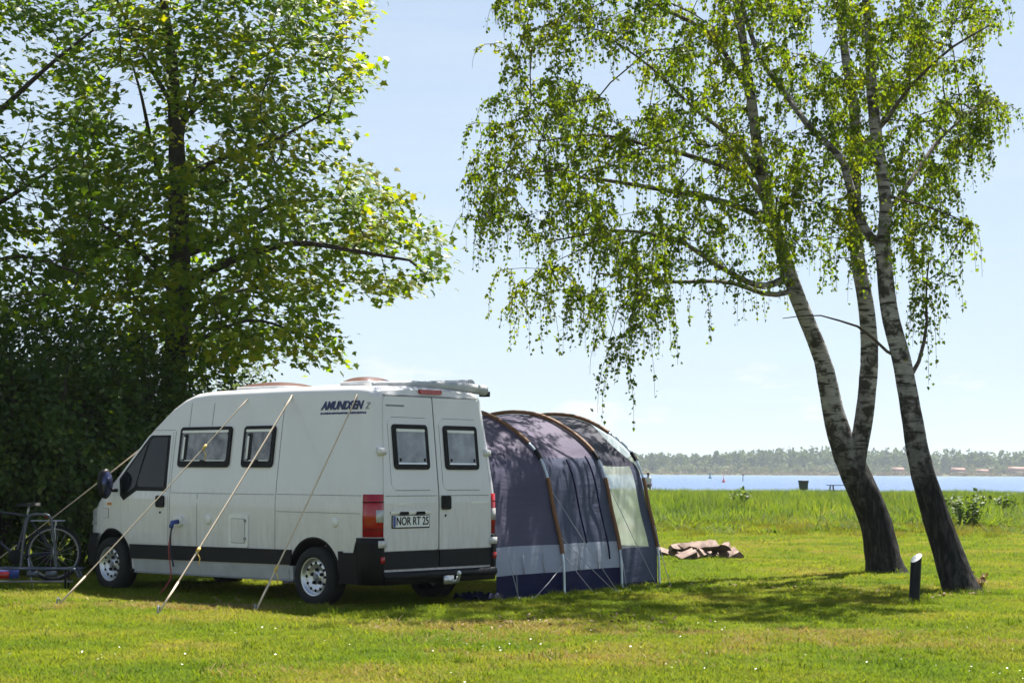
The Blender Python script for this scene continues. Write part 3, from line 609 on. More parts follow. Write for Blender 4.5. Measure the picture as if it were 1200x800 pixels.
for sgn in (1, -1):
    tl = wrap('tail_light', [.775, 1.0, 1.225], 1, 7, .014, MAT['redlens'], sgn, van)
    wrap('reversing_lens', [.93, 1.06], 4, 7, .0165, MAT['clearlens'], sgn, tl)
    for zq in (.85, 1.14): wrap('lens_rib', [zq, zq + .008], 1, 7, .0165, MAT['trim'], sgn, tl)
    bc = wrap('bumper_corner', [.27, .5, .70, .765], 0, 7, .030, MAT['black'], sgn, van)
    panel('bumper_side', [(-.72, .27), (-.41, .27), (-.41, .60), (-.64, .605), (-.68, .72), (-.72, .765)], SL if sgn > 0 else SRt, -.02, .022, MAT['black'], bc)
    Geo().box((-.965, sgn * .875, .535), (.02, .05, .07)).obj('reflector', MAT['redlens'], bc)
Geo().tube([(-.96, -.87, .36), (-.98, -.80, .36), (-.99, 0, .36), (-.98, .80, .36), (-.96, .87, .36)], .05, 10).obj('rear_step', MAT['trim'], van, True)
Geo().box((-.95, 0, .33), (.10, 1.7, .12)).obj('step_mount', MAT['black'], van)
hb = Geo(); hb.tube([(-.95, -.08, .27), (-1.08, -.08, .27), (-1.15, -.08, .29), (-1.17, -.08, .345)], .02, 8); v, q = lathe([(0.001, .03), (.018, .024), (.026, .008), (.026, -.008), (.018, -.024), (.001, -.03)], 12, 'z'); hb.add(v + np.array([-1.17, -.08, .37]), q); hb.obj('tow_ball', MAT['silver'], van, True)
Geo().box((-1.07, -.02, .30), (.03, .14, .09)).obj('tow_socket', MAT['silver'], van)
bl = panel('brake_light', rrect(-.17, .17, 2.315, 2.365, .02), lambda u, w, o: (-.775 - o, u, w), -.06, .03, MAT['redlens'], van)
panel('gutter', [(-.74, 2.285), (.74, 2.285), (.74, 2.296), (-.74, 2.296)], RE, -.02, .012, MAT['seam'], van)
panel('door_gap', [(-.007, .43), (.007, .43), (.007, 2.28), (-.007, 2.28)], RE, -.02, .004, MAT['trim'], van)
# roof: two hatches and the long grey bag of the awning along the far edge
def hatch(x, y, lx, ly, h, mat):
    r_ = bpy.data.objects.new('roof_hatch', None); r_.location = (x, y, 2.42); link(r_, van)
    Geo().box((0, 0, .015), (lx + .04, ly + .04, .05)).obj('hatch_frame', MAT['white'], r_)
    N_ = 9; V = []
    for i in range(N_):
        for j in range(N_):
            u, w = -1 + 2 * i / (N_ - 1), -1 + 2 * j / (N_ - 1); V.append((u * lx / 2, w * ly / 2, .042 + h * (1 - abs(u) ** 3) ** .6 * (1 - abs(w) ** 3) ** .6))
    np_obj('dome', V, [[i * N_ + j, (i + 1) * N_ + j, (i + 1) * N_ + j + 1, i * N_ + j + 1] for i in range(N_ - 1) for j in range(N_ - 1)], mat, r_, True)
hatch(1.70, .05, .70, .60, .055, MAT['brown_glazing']); hatch(-.10, .30, .36, .42, .055, MAT['brown_glazing'])
bp_ = smoothpath([(-.52, .62, 2.415), (-.58, .20, 2.43), (-.64, -.20, 2.43), (-.66, -.60, 2.425), (-.64, -1.04, 2.40)], 16)
aw = Geo().tube(bp_, np.linspace(.022, .062, 16) + .005 * np.sin(np.arange(16) * 1.7), 12).obj('awning_roll', MAT['grey'], van, True)
Geo().tube([(-.55, -.92, 2.46), (1.0, -.92, 2.47), (2.2, -.92, 2.46)], .065, 12).obj('awning_case', MAT['grey'], van, True)
Geo().box((-.62, -1.07, 2.36), (.10, .08, .06)).obj('case_end', MAT['black'], van)

# ------------------------------------------------------------------ guy ropes over the van
def rope(label, a, b, rr=.0068, slider=.55, sag=.02, tail=True):
    a, b = np.array(a, float), np.array(b, float); t = thing('guy_rope', label, 'rope', tuple(b), 0, 'guy ropes holding the van roof awning')
    pts = [a + (b - a) * u - np.array([0, 0, sag * 4 * u * (1 - u)]) for u in np.linspace(0, 1, 15)]
    Geo().tube([p - b for p in pts], rr, 6).obj('cord', MAT['rope'], t)
    p = a + (b - a) * slider - np.array([0, 0, sag * 4 * slider * (1 - slider)]) - b; d = (b - a) / np.linalg.norm(b - a)
    Geo().tube([p - d * .03, p + d * .03], .017, 8).obj('slider', MAT['yellow'], t)
    Geo().tube([p + d * .03, p + d * .02 + np.array([.03, -.01, -.07]), p + d * .02 + np.array([.02, -.01, -.14])], .006, 5).obj('loose_end', MAT['yellow'], t)
    pg = Geo(); pg.tube([(-.02 * d[0], -.02 * d[1], .10), (.0, .0, .02), (.04 * d[0], .04 * d[1], -.08)], .009, 6); pg.tube([(-.02 * d[0], -.02 * d[1], .10), (-.05 * d[0], -.05 * d[1], .09), (-.055 * d[0], -.055 * d[1], .06)], .008, 6); pg.obj('peg', MAT['seam'], t)
    Geo().tube([pts[-3] - b, pts[-1] - b], .011, 6).obj('webbing', MAT['rope'], t)
def roofpt(px, py, y=.80):
    d = ray(px, py); o = np.array([VX, VY, 0]); k = (y - (CAMP - o) @ lfv) / (d @ lfv); return CAMP + d * k
rope('pale guy rope from the van roof crossing the larger side window and the front wheel', roofpt(294, 463, .81), gnd(66, 711), slider=.25)
rope('thick pale guy rope from the van roof crossing the smaller side window', roofpt(345, 459, .81), gnd(184, 721), rr=.0095, slider=.72)
rope('pale guy rope from the van roof past the blue lettering to the rear wheel', roofpt(422, 455.5, .81), gnd(298, 719), rr=.0085, slider=.8)
rope('guy rope from the top of the van windscreen pillar running forward past the bicycle', vanw(3.0, .80, 1.905), gnd(-40, 683), slider=.55)


# ------------------------------------------------------------------ awning tent beside the van
def fabric(name, c, c2, trans=.25, tr=None):
    m, n, l, b = new_mat(name); tc = n.new('ShaderNodeTexCoord'); nz = n.new('ShaderNodeTexNoise'); nz.inputs['Scale'].default_value = 1.8; nz.inputs['Detail'].default_value = 5
    l.new(tc.outputs['Object'], nz.inputs['Vector']); r = n.new('ShaderNodeValToRGB'); e = r.color_ramp.elements; e[0].position = .3; e[1].position = .75; e[0].color = (*c2, 1); e[1].color = (*c, 1)
    l.new(nz.outputs[0], r.inputs[0]); l.new(r.outputs[0], b.inputs['Base Color']); b.inputs['Roughness'].default_value = .65; b.inputs['Specular IOR Level'].default_value = .12
    mp = n.new('ShaderNodeMapping'); mp.inputs['Rotation'].default_value = (.3, .9, .2); mp.inputs['Scale'].default_value = (1, 1, 4); l.new(tc.outputs['Object'], mp.inputs[0])
    wv = n.new('ShaderNodeTexNoise'); wv.inputs['Scale'].default_value = 4; wv.inputs['Detail'].default_value = 6; l.new(mp.outputs[0], wv.inputs['Vector'])
    bp = n.new('ShaderNodeBump'); bp.inputs['Strength'].default_value = .3; bp.inputs['Distance'].default_value = .04; l.new(wv.outputs[0], bp.inputs['Height']); l.new(bp.outputs[0], b.inputs['Normal'])
    t = n.new('ShaderNodeBsdfTranslucent'); l.new(r.outputs[0], t.inputs[0]); l.new(bp.outputs[0], t.inputs[1]); ms = n.new('ShaderNodeMixShader'); ms.inputs[0].default_value = trans
    l.new(b.outputs[0], ms.inputs[1]); l.new(t.outputs[0], ms.inputs[2]); l.new(ms.outputs[0], n['Material Output'].inputs[0]); return m
FAB_W = fabric('tent_wall', (.112, .108, .170), (.096, .092, .150)); FAB_R = fabric('tent_roof', (.145, .125, .185), (.115, .10, .16), .3); FAB_B = fabric('tent_band', (.42, .45, .55), (.37, .40, .50)); FAB_N = fabric('tent_skirt', (.010, .012, .060), (.006, .008, .042), .08)
FAB_G = fabric('tent_grey', (.095, .108, .170), (.082, .092, .150)); FAB_D = fabric('tent_dark_roof', (.055, .058, .085), (.04, .042, .065), .25)
MAT['sleeve'] = plain('brown_sleeve', (.20, .095, .040), .7, bump=.3, bscale=30)
def film_mat():
    m, n, l, b = new_mat('clear_film'); b.inputs['Base Color'].default_value = (.70, .74, .72, 1); b.inputs['Roughness'].default_value = .15; b.inputs['Specular IOR Level'].default_value = .6
    tc = n.new('ShaderNodeTexCoord'); wv = n.new('ShaderNodeTexNoise'); wv.inputs['Scale'].default_value = 2; l.new(tc.outputs['Object'], wv.inputs['Vector'])
    mr = n.new('ShaderNodeMapRange'); mr.inputs[1].default_value = .3; mr.inputs[2].default_value = .7; mr.inputs[3].default_value = .40; mr.inputs[4].default_value = .62; l.new(wv.outputs[0], mr.inputs[0])
    t = n.new('ShaderNodeBsdfTranslucent'); t.inputs[0].default_value = (.80, .86, .80, 1); tp = n.new('ShaderNodeBsdfTransparent'); tp.inputs[0].default_value = (.93, .96, .94, 1)
    m1 = n.new('ShaderNodeMixShader'); m1.inputs[0].default_value = .6; l.new(b.outputs[0], m1.inputs[1]); l.new(t.outputs[0], m1.inputs[2])
    m2 = n.new('ShaderNodeMixShader'); l.new(mr.outputs[0], m2.inputs[0]); l.new(m1.outputs[0], m2.inputs[1]); l.new(tp.outputs[0], m2.inputs[2]); l.new(m2.outputs[0], n['Material Output'].inputs[0]); return m
FILM = film_mat()
tent = thing('awning_tent', 'grey and navy tunnel awning tent with brown hoop sleeves beside the camper van', 'tent', (VX, VY, 0), PI - YAW)
PZ = [0, .5, 1.0, 1.39, 1.67, 1.9, 2.1, 2.2, 2.235, 2.245]; PX = [0, .03, .17, .27, .42, .70, 1.08, 1.40, 1.65, 1.85]
near = smoothpath(np.stack([PX, PZ], 1), 46); HALF = np.concatenate([near, np.stack([3.70 - near[::-1][1:, 0], near[::-1][1:, 1]], 1)]); NP = len(HALF)
HY = [-1.04, -2.34, -3.70, -4.72]; HXF = [-.86, -.75, -.55, -.37]
def tpt(y, i, push=0.0):
    x0 = float(np.interp(-y, [-h for h in HY], HXF)); c = np.array([HALF[i][0] - 1.85, HALF[i][1]]); 
    n_ = np.array([c[0], (c[1] - .8) * .9]); n_ /= np.linalg.norm(n_) + 1e-9
    return np.array([x0 + 1.85 + c[0] + n_[0] * push, y, max(0.005, c[1] + n_[1] * push)])
def zi(z): return int(np.argmin(abs(near[:, 1] - z)))
def patch(name, b, i0, i1, mat, parent, y0=None, y1=None, push=-.012, nseg=7, sag=.045, thick=True):
    ya, yb = HY[b] if y0 is None else y0, HY[b + 1] if y1 is None else y1; V = []; k = i1 - i0 + 1
    for j in range(nseg + 1):
        t = j / nseg; y = ya + (yb - ya) * t; tb = (y - HY[b]) / (HY[b + 1] - HY[b])
        for i in range(i0, i1 + 1):
            z = HALF[i][1]; s_ = sag * 4 * tb * (1 - tb) * min(1, z / .6) * (1.0 if z < 1.7 else 1.3)
            p = tpt(y, i, push - s_); 
            if b == 2 and z > 1.55 and z < 2.12: p[1] += .22 * tb ** 3 * math.sin(PI * (z - 1.55) / .57)
            p[0] += .006 * math.sin(9 * y + 5 * z) ; V.append(p)
    o = np_obj(name, V, [[j * k + i, j * k + i + 1, (j + 1) * k + i + 1, (j + 1) * k + i] for j in range(nseg) for i in range(k - 1)], mat, parent, True); return o
a0, a1, a2, a3 = 0, zi(.33), zi(.62), zi(1.66); top_i = NP - 1 - a3
for b in (0, 1):
    patch('skirt', b, a0, a1, FAB_N, tent); patch('wall_band', b, a1, a2, FAB_B, tent); patch('wall', b, a2, a3, FAB_W if b == 0 else FAB_G, tent)
    patch('roof', b, a3, top_i, FAB_R if b == 0 else FAB_R, tent, nseg=8)
    patch('wall', b, top_i, NP - 1, FAB_W, tent)
patch('skirt', 2, 0, zi(.09), FAB_N, tent); patch('wall_band', 2, zi(.09), zi(.54), FAB_G, tent)
patch('wall_window', 2, zi(.54), zi(1.55), FILM, tent, HY[2] - .03, HY[3] + .17); patch('wall', 2, zi(.54), zi(1.55), FAB_G, tent, HY[3] + .17, HY[3]); patch('window_hem', 2, zi(.54), zi(1.55), FAB_N, tent, HY[2], HY[2] - .03)
patch('roof', 2, zi(1.55), NP - 1 - zi(1.55), FAB_D, tent, nseg=9)
patch('wall_band', 2, NP - 1 - zi(.54), NP - 1, FAB_G, tent); patch('wall_window', 2, NP - 1 - zi(1.55), NP - 1 - zi(.54), FILM, tent)
# seams and the zipped side entrance of the middle bay
for yq, za, zb_ in ((-2.95, .62, 1.64), (-3.45, .34, 1.66)):
    Geo().tube([tpt(yq, i, .0) for i in range(zi(za), zi(zb_) + 1)], .012, 5).obj('zip', FAB_N, tent)
for yq, b in ((-1.6, 0), (-2.0, 0), (-2.75, 1), (-3.2, 1)):
    Geo().tube([tpt(yq, zi(.30), -.02), tpt(yq + .02, zi(.40), -.02), tpt(yq, zi(.52), -.02)], .008, 4).obj('tie_tape', MAT['rope_grey'], tent)
# end wall facing the lake: fabric below, clear window above
V = [tpt(HY[3], i, -.03) for i in range(zi(.54) + 1)]; W = [tpt(HY[3], NP - 1 - i, -.03) for i in range(zi(.54) + 1)]; k = len(V)
np_obj('end_wall', V + W, [[i, i + 1, k + i + 1, k + i] for i in range(k - 1)], FAB_G, tent, True)
V = [tpt(HY[3], i, -.03) for i in range(zi(.54), 46)]; W = [tpt(HY[3], NP - 1 - i, -.03) for i in range(zi(.54), 46)]; k = len(V)
np_obj('end_window', V + W, [[i, i + 1, k + i + 1, k + i] for i in range(k - 1)], FILM, tent, True)
# hoops: bare poles with brown sleeves over the arch and the legs
for hN in (1, 2, 3):
    y = HY[hN]; P_ = [tpt(y, i, .018) for i in range(NP)]; P_[0] = P_[0] + np.array([-.02, 0, -.03]); P_[-1] = P_[-1] + np.array([.02, 0, -.03])
    pole = Geo().tube(P_, .0155, 8).obj('hoop_pole', MAT['alu'], tent, True)
    f0, f1, f2, f3 = ((.52, 1.42, 1.80, .0), (.50, 1.42, 1.72, 0), (.46, 1.40, 1.98, 0))[hN - 1]
    Geo().tube(P_[zi(f0):zi(f1) + 1], .025, 8).obj('leg_sleeve', MAT['sleeve'], tent, True)
    Geo().tube(P_[zi(f2):NP - zi(f2)], .027, 8).obj('arch_sleeve', MAT['sleeve'], tent, True)
    Geo().tube(P_[NP - zi(f1):NP - zi(f0)], .025, 8).obj('leg_sleeve', MAT['sleeve'], tent, True)
    Geo().tube(P_[zi(1.62):zi(1.70) + 1], .028, 8).obj('elbow', MAT['black'], tent, True)
def w2v(p): d = np.asarray(p) - np.array([VX, VY, 0]); return np.array([d @ fwv, d @ lfv, d[2]])
def tline(a, b): Geo().tube([a, (a + b) / 2 - np.array([0, 0, .015]), b], .0045, 5).obj('guy_line', MAT['rope_grey'], tent)
hp = lambda hN, z: tpt(HY[hN], zi(z), .03)
for a, g_ in ((hp(1, 1.22), (726, 696)), (hp(1, .72), (722, 694)), (hp(2, 1.35), (772, 690)), (hp(2, .55), (735, 692)), (np.array([-.92, -1.15, .55]), (609, 704)), (np.array([-.90, -1.3, .62]), (607, 703)), (hp(1, .42), (624, 703)), (hp(1, .50), (699, 698)), (hp(3, .85), (786, 688))):
    g2 = w2v(gnd(*g_)); tline(a, g2); Geo().tube([g2 + np.array([0, 0, .05]), g2 + np.array([.01, .01, -.06])], .007, 5).obj('peg', MAT['silver'], tent)
# crumpled navy ground sheet showing under the van's bumper
V = []; 
for i in range(9):
    for j in range(6): V.append((-.55 - .06 * i + .01 * math.sin(j * 3), -.62 - .09 * j, .02 + .11 * abs(math.sin(i * 1.3 + j * .8) * math.cos(j * 1.9 + i * .4))))
gs = np_obj('ground_sheet', V, [[i * 6 + j, i * 6 + j + 1, (i + 1) * 6 + j + 1, (i + 1) * 6 + j] for i in range(8) for j in range(5)], FAB_N, tent, True)

# ------------------------------------------------------------------ bicycle and its carrier by the hedge
def torus(R, r, k=36, m=8):
    a = np.linspace(0, 2 * PI, k + 1)[:-1]; v = []
    for t in a:
        for u in np.linspace(0, 2 * PI, m + 1)[:-1]: v.append(((R + r * math.cos(u)) * math.cos(t), r * math.sin(u), (R + r * math.cos(u)) * math.sin(t)))
    return np.array(v), np.array([[i * m + j, ((i + 1) % k) * m + j, ((i + 1) % k) * m + (j + 1) % m, i * m + (j + 1) % m] for i in range(k) for j in range(m)])
b0 = gnd(62, 690); bike = thing('bicycle', 'dark blue bicycle standing on a carrier in front of the hedge', 'bicycle', tuple(b0 + np.array([0, 0, .10])), math.radians(187))
MAT['bike'] = plain('bike_frame', (.008, .010, .035), .3, coat=.4)
for xw in (0, 1.06):
    w = bpy.data.objects.new('wheel', None); w.location = (xw, 0, .34); link(w, bike)
    v, q = torus(.325, .019); np_obj('tyre', v, q, MAT['rubber'], w, True); v, q = torus(.298, .012); np_obj('rim', v, q, MAT['seam'], w, True)
    g = Geo()
    for i in range(18):
        t = i * 2 * PI / 18; g.tube([(.02 * math.cos(t + 1.2), .02 * (-1) ** i, .02 * math.sin(t + 1.2)), (.295 * math.cos(t), 0, .295 * math.sin(t))], .0016, 3)
    g.obj('spokes', MAT['silver'], w)
    v, q = lathe([(.001, -.04), (.02, -.04), (.02, .04), (.001, .04)], 10); np_obj('hub', v, q, MAT['silver'], w)
    ang = np.linspace(math.radians(20), math.radians(175), 14) if xw == 0 else np.linspace(math.radians(10), math.radians(140), 14)
    V = [(.365 * math.cos(t), s_ * .024, .365 * math.sin(t)) for t in ang for s_ in (-1, 1)]; np_obj('mudguard', V, [[2 * i, 2 * i + 1, 2 * i + 3, 2 * i + 2] for i in range(13)], MAT['black'], w, True)
bb, st, hd, hd2 = (.45, 0, .30), (.33, 0, .80), (.93, 0, .88), (.96, 0, .74)
fr = Geo(); fr.tube([bb, st], .016, 8); fr.tube([st, hd], .015, 8); fr.tube([bb, hd2], .017, 8); fr.tube([hd2, hd, (.915, 0, .95)], .017, 8)
for s_ in (-1, 1): fr.tube([bb, (0, s_ * .05, .34)], .009, 6); fr.tube([st, (0, s_ * .05, .34)], .008, 6)
fr.obj('frame', MAT['bike'], bike, True)
fk = Geo(); 
for s_ in (-1, 1): fk.tube([(.96, s_ * .03, .74), (.99, s_ * .045, .60), (1.06, s_ * .045, .34)], .011, 6)
fk.obj('fork', MAT['bike'], bike, True)
hbar = Geo().tube(smoothpath([(.80, -.29, 1.03), (.90, -.25, 1.04), (.93, -.08, 1.00), (.915, 0, .98), (.93, .08, 1.00), (.90, .25, 1.04), (.80, .29, 1.03)], 22), .012, 8).obj('handlebar', MAT['silver'], bike, True)
for s_ in (-1, 1): Geo().tube([(.80, s_ * .29, 1.03), (.72, s_ * .30, 1.02)], .018, 8).obj('grip', MAT['white'], hbar)
Geo().tube([st, (.31, 0, .92)], .013, 8).obj('seat_post', MAT['silver'], bike)
V = []; 
for i, (x, w_, z) in enumerate(((.16, .03, .94), (.18, .10, .955), (.26, .11, .95), (.34, .06, .945), (.42, .028, .945), (.46, .015, .935))):
    V += [(x, -w_, z - .03), (x, -w_ * .7, z), (x, 0, z + .012), (x, w_ * .7, z), (x, w_, z - .03)]
np_obj('saddle', V, [[i * 5 + j, i * 5 + j + 1, (i + 1) * 5 + j + 1, (i + 1) * 5 + j] for i in range(5) for j in range(4)], MAT['black'], bike, True)
Geo().box((.10, 0, .80), (.03, .07, .05)).obj('rear_light', MAT['redlens'], bike)
rk = Geo(); rk.tube([(-.12, -.06, .74), (.28, -.06, .74)], .006, 6); rk.tube([(-.12, .06, .74), (.28, .06, .74)], .006, 6); rk.tube([(-.12, -.06, .74), (-.12, .06, .74)], .006, 6)
for s_ in (-1, 1): rk.tube([(0, s_ * .06, .34), (-.02, s_ * .06, .74)], .005, 6)
rk.obj('luggage_rack', MAT['silver'], bike, True)
v, q = lathe([(.001, -.004), (.085, -.004), (.09, 0), (.085, .004), (.001, .004)], 24); np_obj('chainring', v + np.array([.45, .06, .30]), q, MAT['black'], bike)
for s_, z_ in ((1, .14), (-1, .46)):
    ck = Geo().tube([(.45, s_ * .07, .30), (.45, s_ * .09, z_)], .009, 6).obj('crank', MAT['black'], bike); Geo().box((.45, s_ * .135, z_), (.09, .08, .02)).obj('pedal', MAT['black'], ck)
Geo().tube([(.30, .05, .28), (.22, .16, -.09)], .009, 6).obj('kickstand', MAT['silver'], bike)
MAT['carrier'] = plain('carrier_tube', (.08, .095, .125), .4, metal=.5); c0 = gnd(20, 692); car = thing('bicycle_carrier', 'silver tubular bicycle carrier with a red lamp under the bicycle', 'carrier', tuple(c0 + np.array([0, -.05, 0])), math.radians(3))
Geo().tube(smoothpath([(.05, 0, .28), (.08, 0, .62), (.12, 0, .86), (.18, 0, .92), (.34, 0, .92), (.40, 0, .86), (.44, 0, .62), (.48, 0, .28)], 30), .017, 8).obj('upright_loop', MAT['carrier'], car, True)
Geo().tube(smoothpath([(-1.0, -.06, .27), (0, -.06, .27), (.62, -.06, .27), (.72, -.06, .25), (.76, -.06, .17)], 24), .017, 8).obj('front_rail', MAT['carrier'], car, True)
Geo().tube(smoothpath([(-1.0, .14, .27), (.62, .14, .27), (.72, .14, .25), (.76, .14, .17)], 20), .017, 8).obj('rear_rail', MAT['carrier'], car, True)
lb = Geo().box((-.45, -.10, .21), (1.0, .03, .10)).obj('light_board', MAT['blue'], car); Geo().box((-.14, -.12, .20), (.16, .03, .08)).obj('lamp', MAT['redlens'], lb); Geo().box((-.93, -.12, .20), (.12, .03, .08)).obj('lamp', MAT['redlens'], lb)
for x in (.22, .44): Geo().box((x, -.10, .21), (.14, .03, .07)).obj('clamp', MAT['carrier'], car)
for x in (-.8, .6):
    for y in (-.06, .14): Geo().tube([(x, y, .27), (x, y, -.02)], .014, 6).obj('foot', MAT['black'], car)
for y in (.04,): Geo().box((-.2, y, .115), (1.75, .07, .02)).obj('wheel_tray', MAT['seam'], car)

# ------------------------------------------------------------------ split firewood by the tent
bark_m = plain('log_bark', (.085, .058, .045), .9, c2=(.05, .032, .028), scale=14, bump=.8, bscale=25)
cutw_m = plain('log_split_face', (.25, .165, .13), .8, c2=(.10, .062, .05), scale=10, bump=.3, bscale=30)
r = np.random.default_rng(21)
LOGS = [(778, 652, .30, 20, .13, 0), (793, 654, .36, 75, .15, 0), (806, 657, .34, 100, .16, 0), (822, 655, .42, 60, .14, 0), (838, 654, .40, 15, .12, 0), (852, 654, .38, 40, .15, 0), (862, 655, .26, 95, .13, 0), (800, 651, .45, 10, .12, .16), (826, 651, .50, 5, .11, .17), (846, 652, .36, -12, .11, .16)]
LOGL = ['small split log at the tent end of the firewood heap', 'split log second from the tent in the firewood heap', 'blackened round ended log in the front of the firewood heap', 'split log in the middle of the firewood heap', 'flat lying split log right of the middle of the firewood heap',
        'dark wedge shaped log near the outer end of the firewood heap', 'squared short log at the outer end of the firewood heap', 'pale log lying on top of the heap at its tent end', 'long pale log lying across the top of the firewood heap', 'pale log lying on top of the heap at its outer end']
for i, (px, py, L_, az, rad, lift) in enumerate(LOGS):
    p = gnd(px, 656 if lift else py + 1); p[1] += .10 if lift else 0
    lg = thing('firewood_log', LOGL[i], 'log', (p[0], p[1], lift), math.radians(az), 'firewood logs in the heap'); lg.rotation_euler = (r.normal(0, .12), r.normal(0, .10), math.radians(az))
    rad *= 1.08; L_ *= .9; lift *= .88; lg.location.z = lift
    ang = [math.radians(a) for a in (185, 225, 270, 315, 355)]; sec = [(rad * math.cos(t) * r.uniform(.9, 1.1), rad * .62 + rad * .62 * math.sin(t) * r.uniform(.9, 1.1)) for t in ang]
    ap = (r.uniform(-.5, .5) * rad, rad * r.uniform(1.15, 1.5)); V = []; xs_l = np.linspace(-L_ / 2, L_ / 2, 5)
    for x in xs_l: gk = r.uniform(.78, 1.08); V += [(x + r.normal(0, .018), y_ * gk + r.normal(0, .012), z_ * gk + r.normal(0, .010)) for y_, z_ in sec]
    F = [[a * 5 + b, a * 5 + b + 1, (a + 1) * 5 + b + 1, (a + 1) * 5 + b] for a in range(4) for b in range(4)]
    np_obj('bark', V, F, bark_m, lg)
    V2 = []
    for x in xs_l: k = int(round((x + L_ / 2) / L_ * 4)); V2 += [V[k * 5 + 4], (x + r.normal(0, .01), ap[0] + r.normal(0, .03), ap[1] * r.uniform(.75, 1.05)), V[k * 5]]
    F2 = [[a * 3 + b, a * 3 + b + 1, (a + 1) * 3 + b + 1, (a + 1) * 3 + b] for a in range(4) for b in range(2)]
    np_obj('split_face', V2, F2, cutw_m, lg)
    for k in (0, 4): np_obj('end_grain', [V[k * 5 + b] for b in range(5)] + [V2[k * 3 + 1]], [[5, 4, 3, 2, 1, 0] if k == 0 else [0, 1, 2, 3, 4, 5]], cutw_m if i != 2 else bark_m, lg)

# ------------------------------------------------------------------ marker post by the birch
pp = gnd(1071, 709); post = thing('marker_post', 'short dark round post with a slanted white top between the birches', 'post', tuple(pp)); post.rotation_euler = (0, math.radians(3.5), 0)
k = 24; R_ = .06; V = []
for i in range(k): a = 2 * PI * i / k; V.append((R_ * math.cos(a), R_ * math.sin(a), -.05))
for i in range(k): a = 2 * PI * i / k; V.append((R_ * math.cos(a), R_ * math.sin(a), .525 + .042 * math.cos(a) + .030 * math.sin(a)))
np_obj('tube', V, [[i, (i + 1) % k, k + (i + 1) % k, k + i] for i in range(k)], plain('post_paint', (.007, .010, .017), .5, var=.4, scale=20, spec=.2), post, True).data.set_sharp_from_angle(angle=.6)
V = [(x, y, z + .004) for x, y, z in V[k:]]; V2 = [(x * .94, y * .94, z + .004 - (1 - .94) * (.042 * x + .030 * y) / R_) for x, y, z in V]
cap = np_obj('cap', V + V2, [[[i, (i + 1) % k, k + (i + 1) % k, k + i] for i in range(k)]] + [[list(range(k, 2 * k))]], MAT['white'], post)
Geo().box((0, 0, .531), (.035, .008, .006), (-.45, -.6, 0)).obj('number_mark', MAT['seam'], post)

# ------------------------------------------------------------------ lakeside: person, bin, table, buoys
def on_shore(px, py, Y): p = at(px, py, Y); return np.array([p[0], Y, zg(Y)])
SKIN = plain('skin', (.42, .26, .19), .6); HAIR = plain('hair', (.03, .022, .018), .7); SHIRT = plain('white_shirt', (.62, .62, .60), .8); SHORTS = plain('dark_shorts', (.025, .027, .035), .8)
def skin_obj(name, pts, edges, rad, mat, parent, root=0, sub=2):
    me = bpy.data.meshes.new(name); me.from_pydata([tuple(p) for p in pts], edges, []); me.update(); me.materials.append(mat); o = link(bpy.data.objects.new(name, me), parent)
    md = o.modifiers.new('skin', 'SKIN'); md.use_smooth_shade = True
    for i, v in enumerate(me.skin_vertices[0].data): v.radius = (rad[i], rad[i]) if np.isscalar(rad[i]) else rad[i]; v.use_root = (i == root)
    sd_ = o.modifiers.new('sub', 'SUBSURF'); sd_.levels = sub; sd_.render_levels = sub; return o
pw = on_shore(759.5, 556, 118); per = thing('person', 'person in a white shirt and dark shorts walking along the lake shore', 'person', tuple(pw), math.radians(-70))
J = [(0, 0, .95), (0, 0, 1.12), (0, 0, 1.34), (0, 0, 1.45), (0, 0, 1.53), (.02, 0, 1.62), (.02, 0, 1.70),
     (0, .09, .90), (.16, .10, .50), (.06, .10, .08), (.20, .10, .03), (0, -.09, .90), (-.08, -.10, .50), (-.30, -.10, .12), (-.20, -.10, .05),
     (0, .19, 1.40), (-.08, .23, 1.12), (.04, .25, .90), (.09, .24, .80), (0, -.19, 1.40), (.10, -.24, 1.14), (.28, -.24, 1.02), (.37, -.22, .98)]
ED = [(0, 1), (1, 2), (2, 3), (3, 4), (4, 5), (5, 6), (0, 7), (7, 8), (8, 9), (9, 10), (0, 11), (11, 12), (12, 13), (13, 14), (2, 15), (15, 16), (16, 17), (17, 18), (2, 19), (19, 20), (20, 21), (21, 22)]
RD = [.13, .125, .14, .07, .055, .095, .07, .09, .058, .04, .04, .09, .058, .04, .04, .055, .042, .034, .035, .055, .042, .034, .035]
skin_obj('body', J, ED, RD, SKIN, per)
ix = [0, 1, 2, 3, 15, 16, 19, 20]; skin_obj('shirt', [J[i] for i in ix], [(0, 1), (1, 2), (2, 3), (2, 4), (4, 5), (2, 6), (6, 7)], [RD[i] * 1.18 for i in ix], SHIRT, per)
ix = [0, 7, 8, 11, 12]; pt = [J[0], J[7], tuple(np.array(J[7]) * .4 + np.array(J[8]) * .6), J[11], tuple(np.array(J[11]) * .4 + np.array(J[12]) * .6)]
skin_obj('shorts', pt, [(0, 1), (1, 2), (0, 3), (3, 4)], [.15, .11, .085, .11, .085], SHORTS, per)
v, q = lathe([(.001, .115), (.05, .105), (.09, .06), (.104, .0), (.10, -.04)], 16, 'z'); np_obj('hair', v + np.array([.0, 0, 1.66]), q, HAIR, per, True)
pb = on_shore(941.5, 566, 122); bn = thing('litter_bin', 'dark green litter bin standing above the reeds by the lake', 'bin', tuple(pb))
MAT['bin'] = plain('bin_green', (.025, .05, .045), .6)
v, q = lathe([(.001, .62), (.26, .62), (.28, .64), (.345, 1.22), (.36, 1.24), (.33, 1.25), (.27, .70), (.001, .70)], 20, 'z'); np_obj('tub', v, q, MAT['bin'], bn, True); v, q = lathe([(.37, 1.23), (.38, 1.26), (.36, 1.29), (.34, 1.27)], 20, 'z'); np_obj('rim', v, q, MAT['trim'], bn, True)
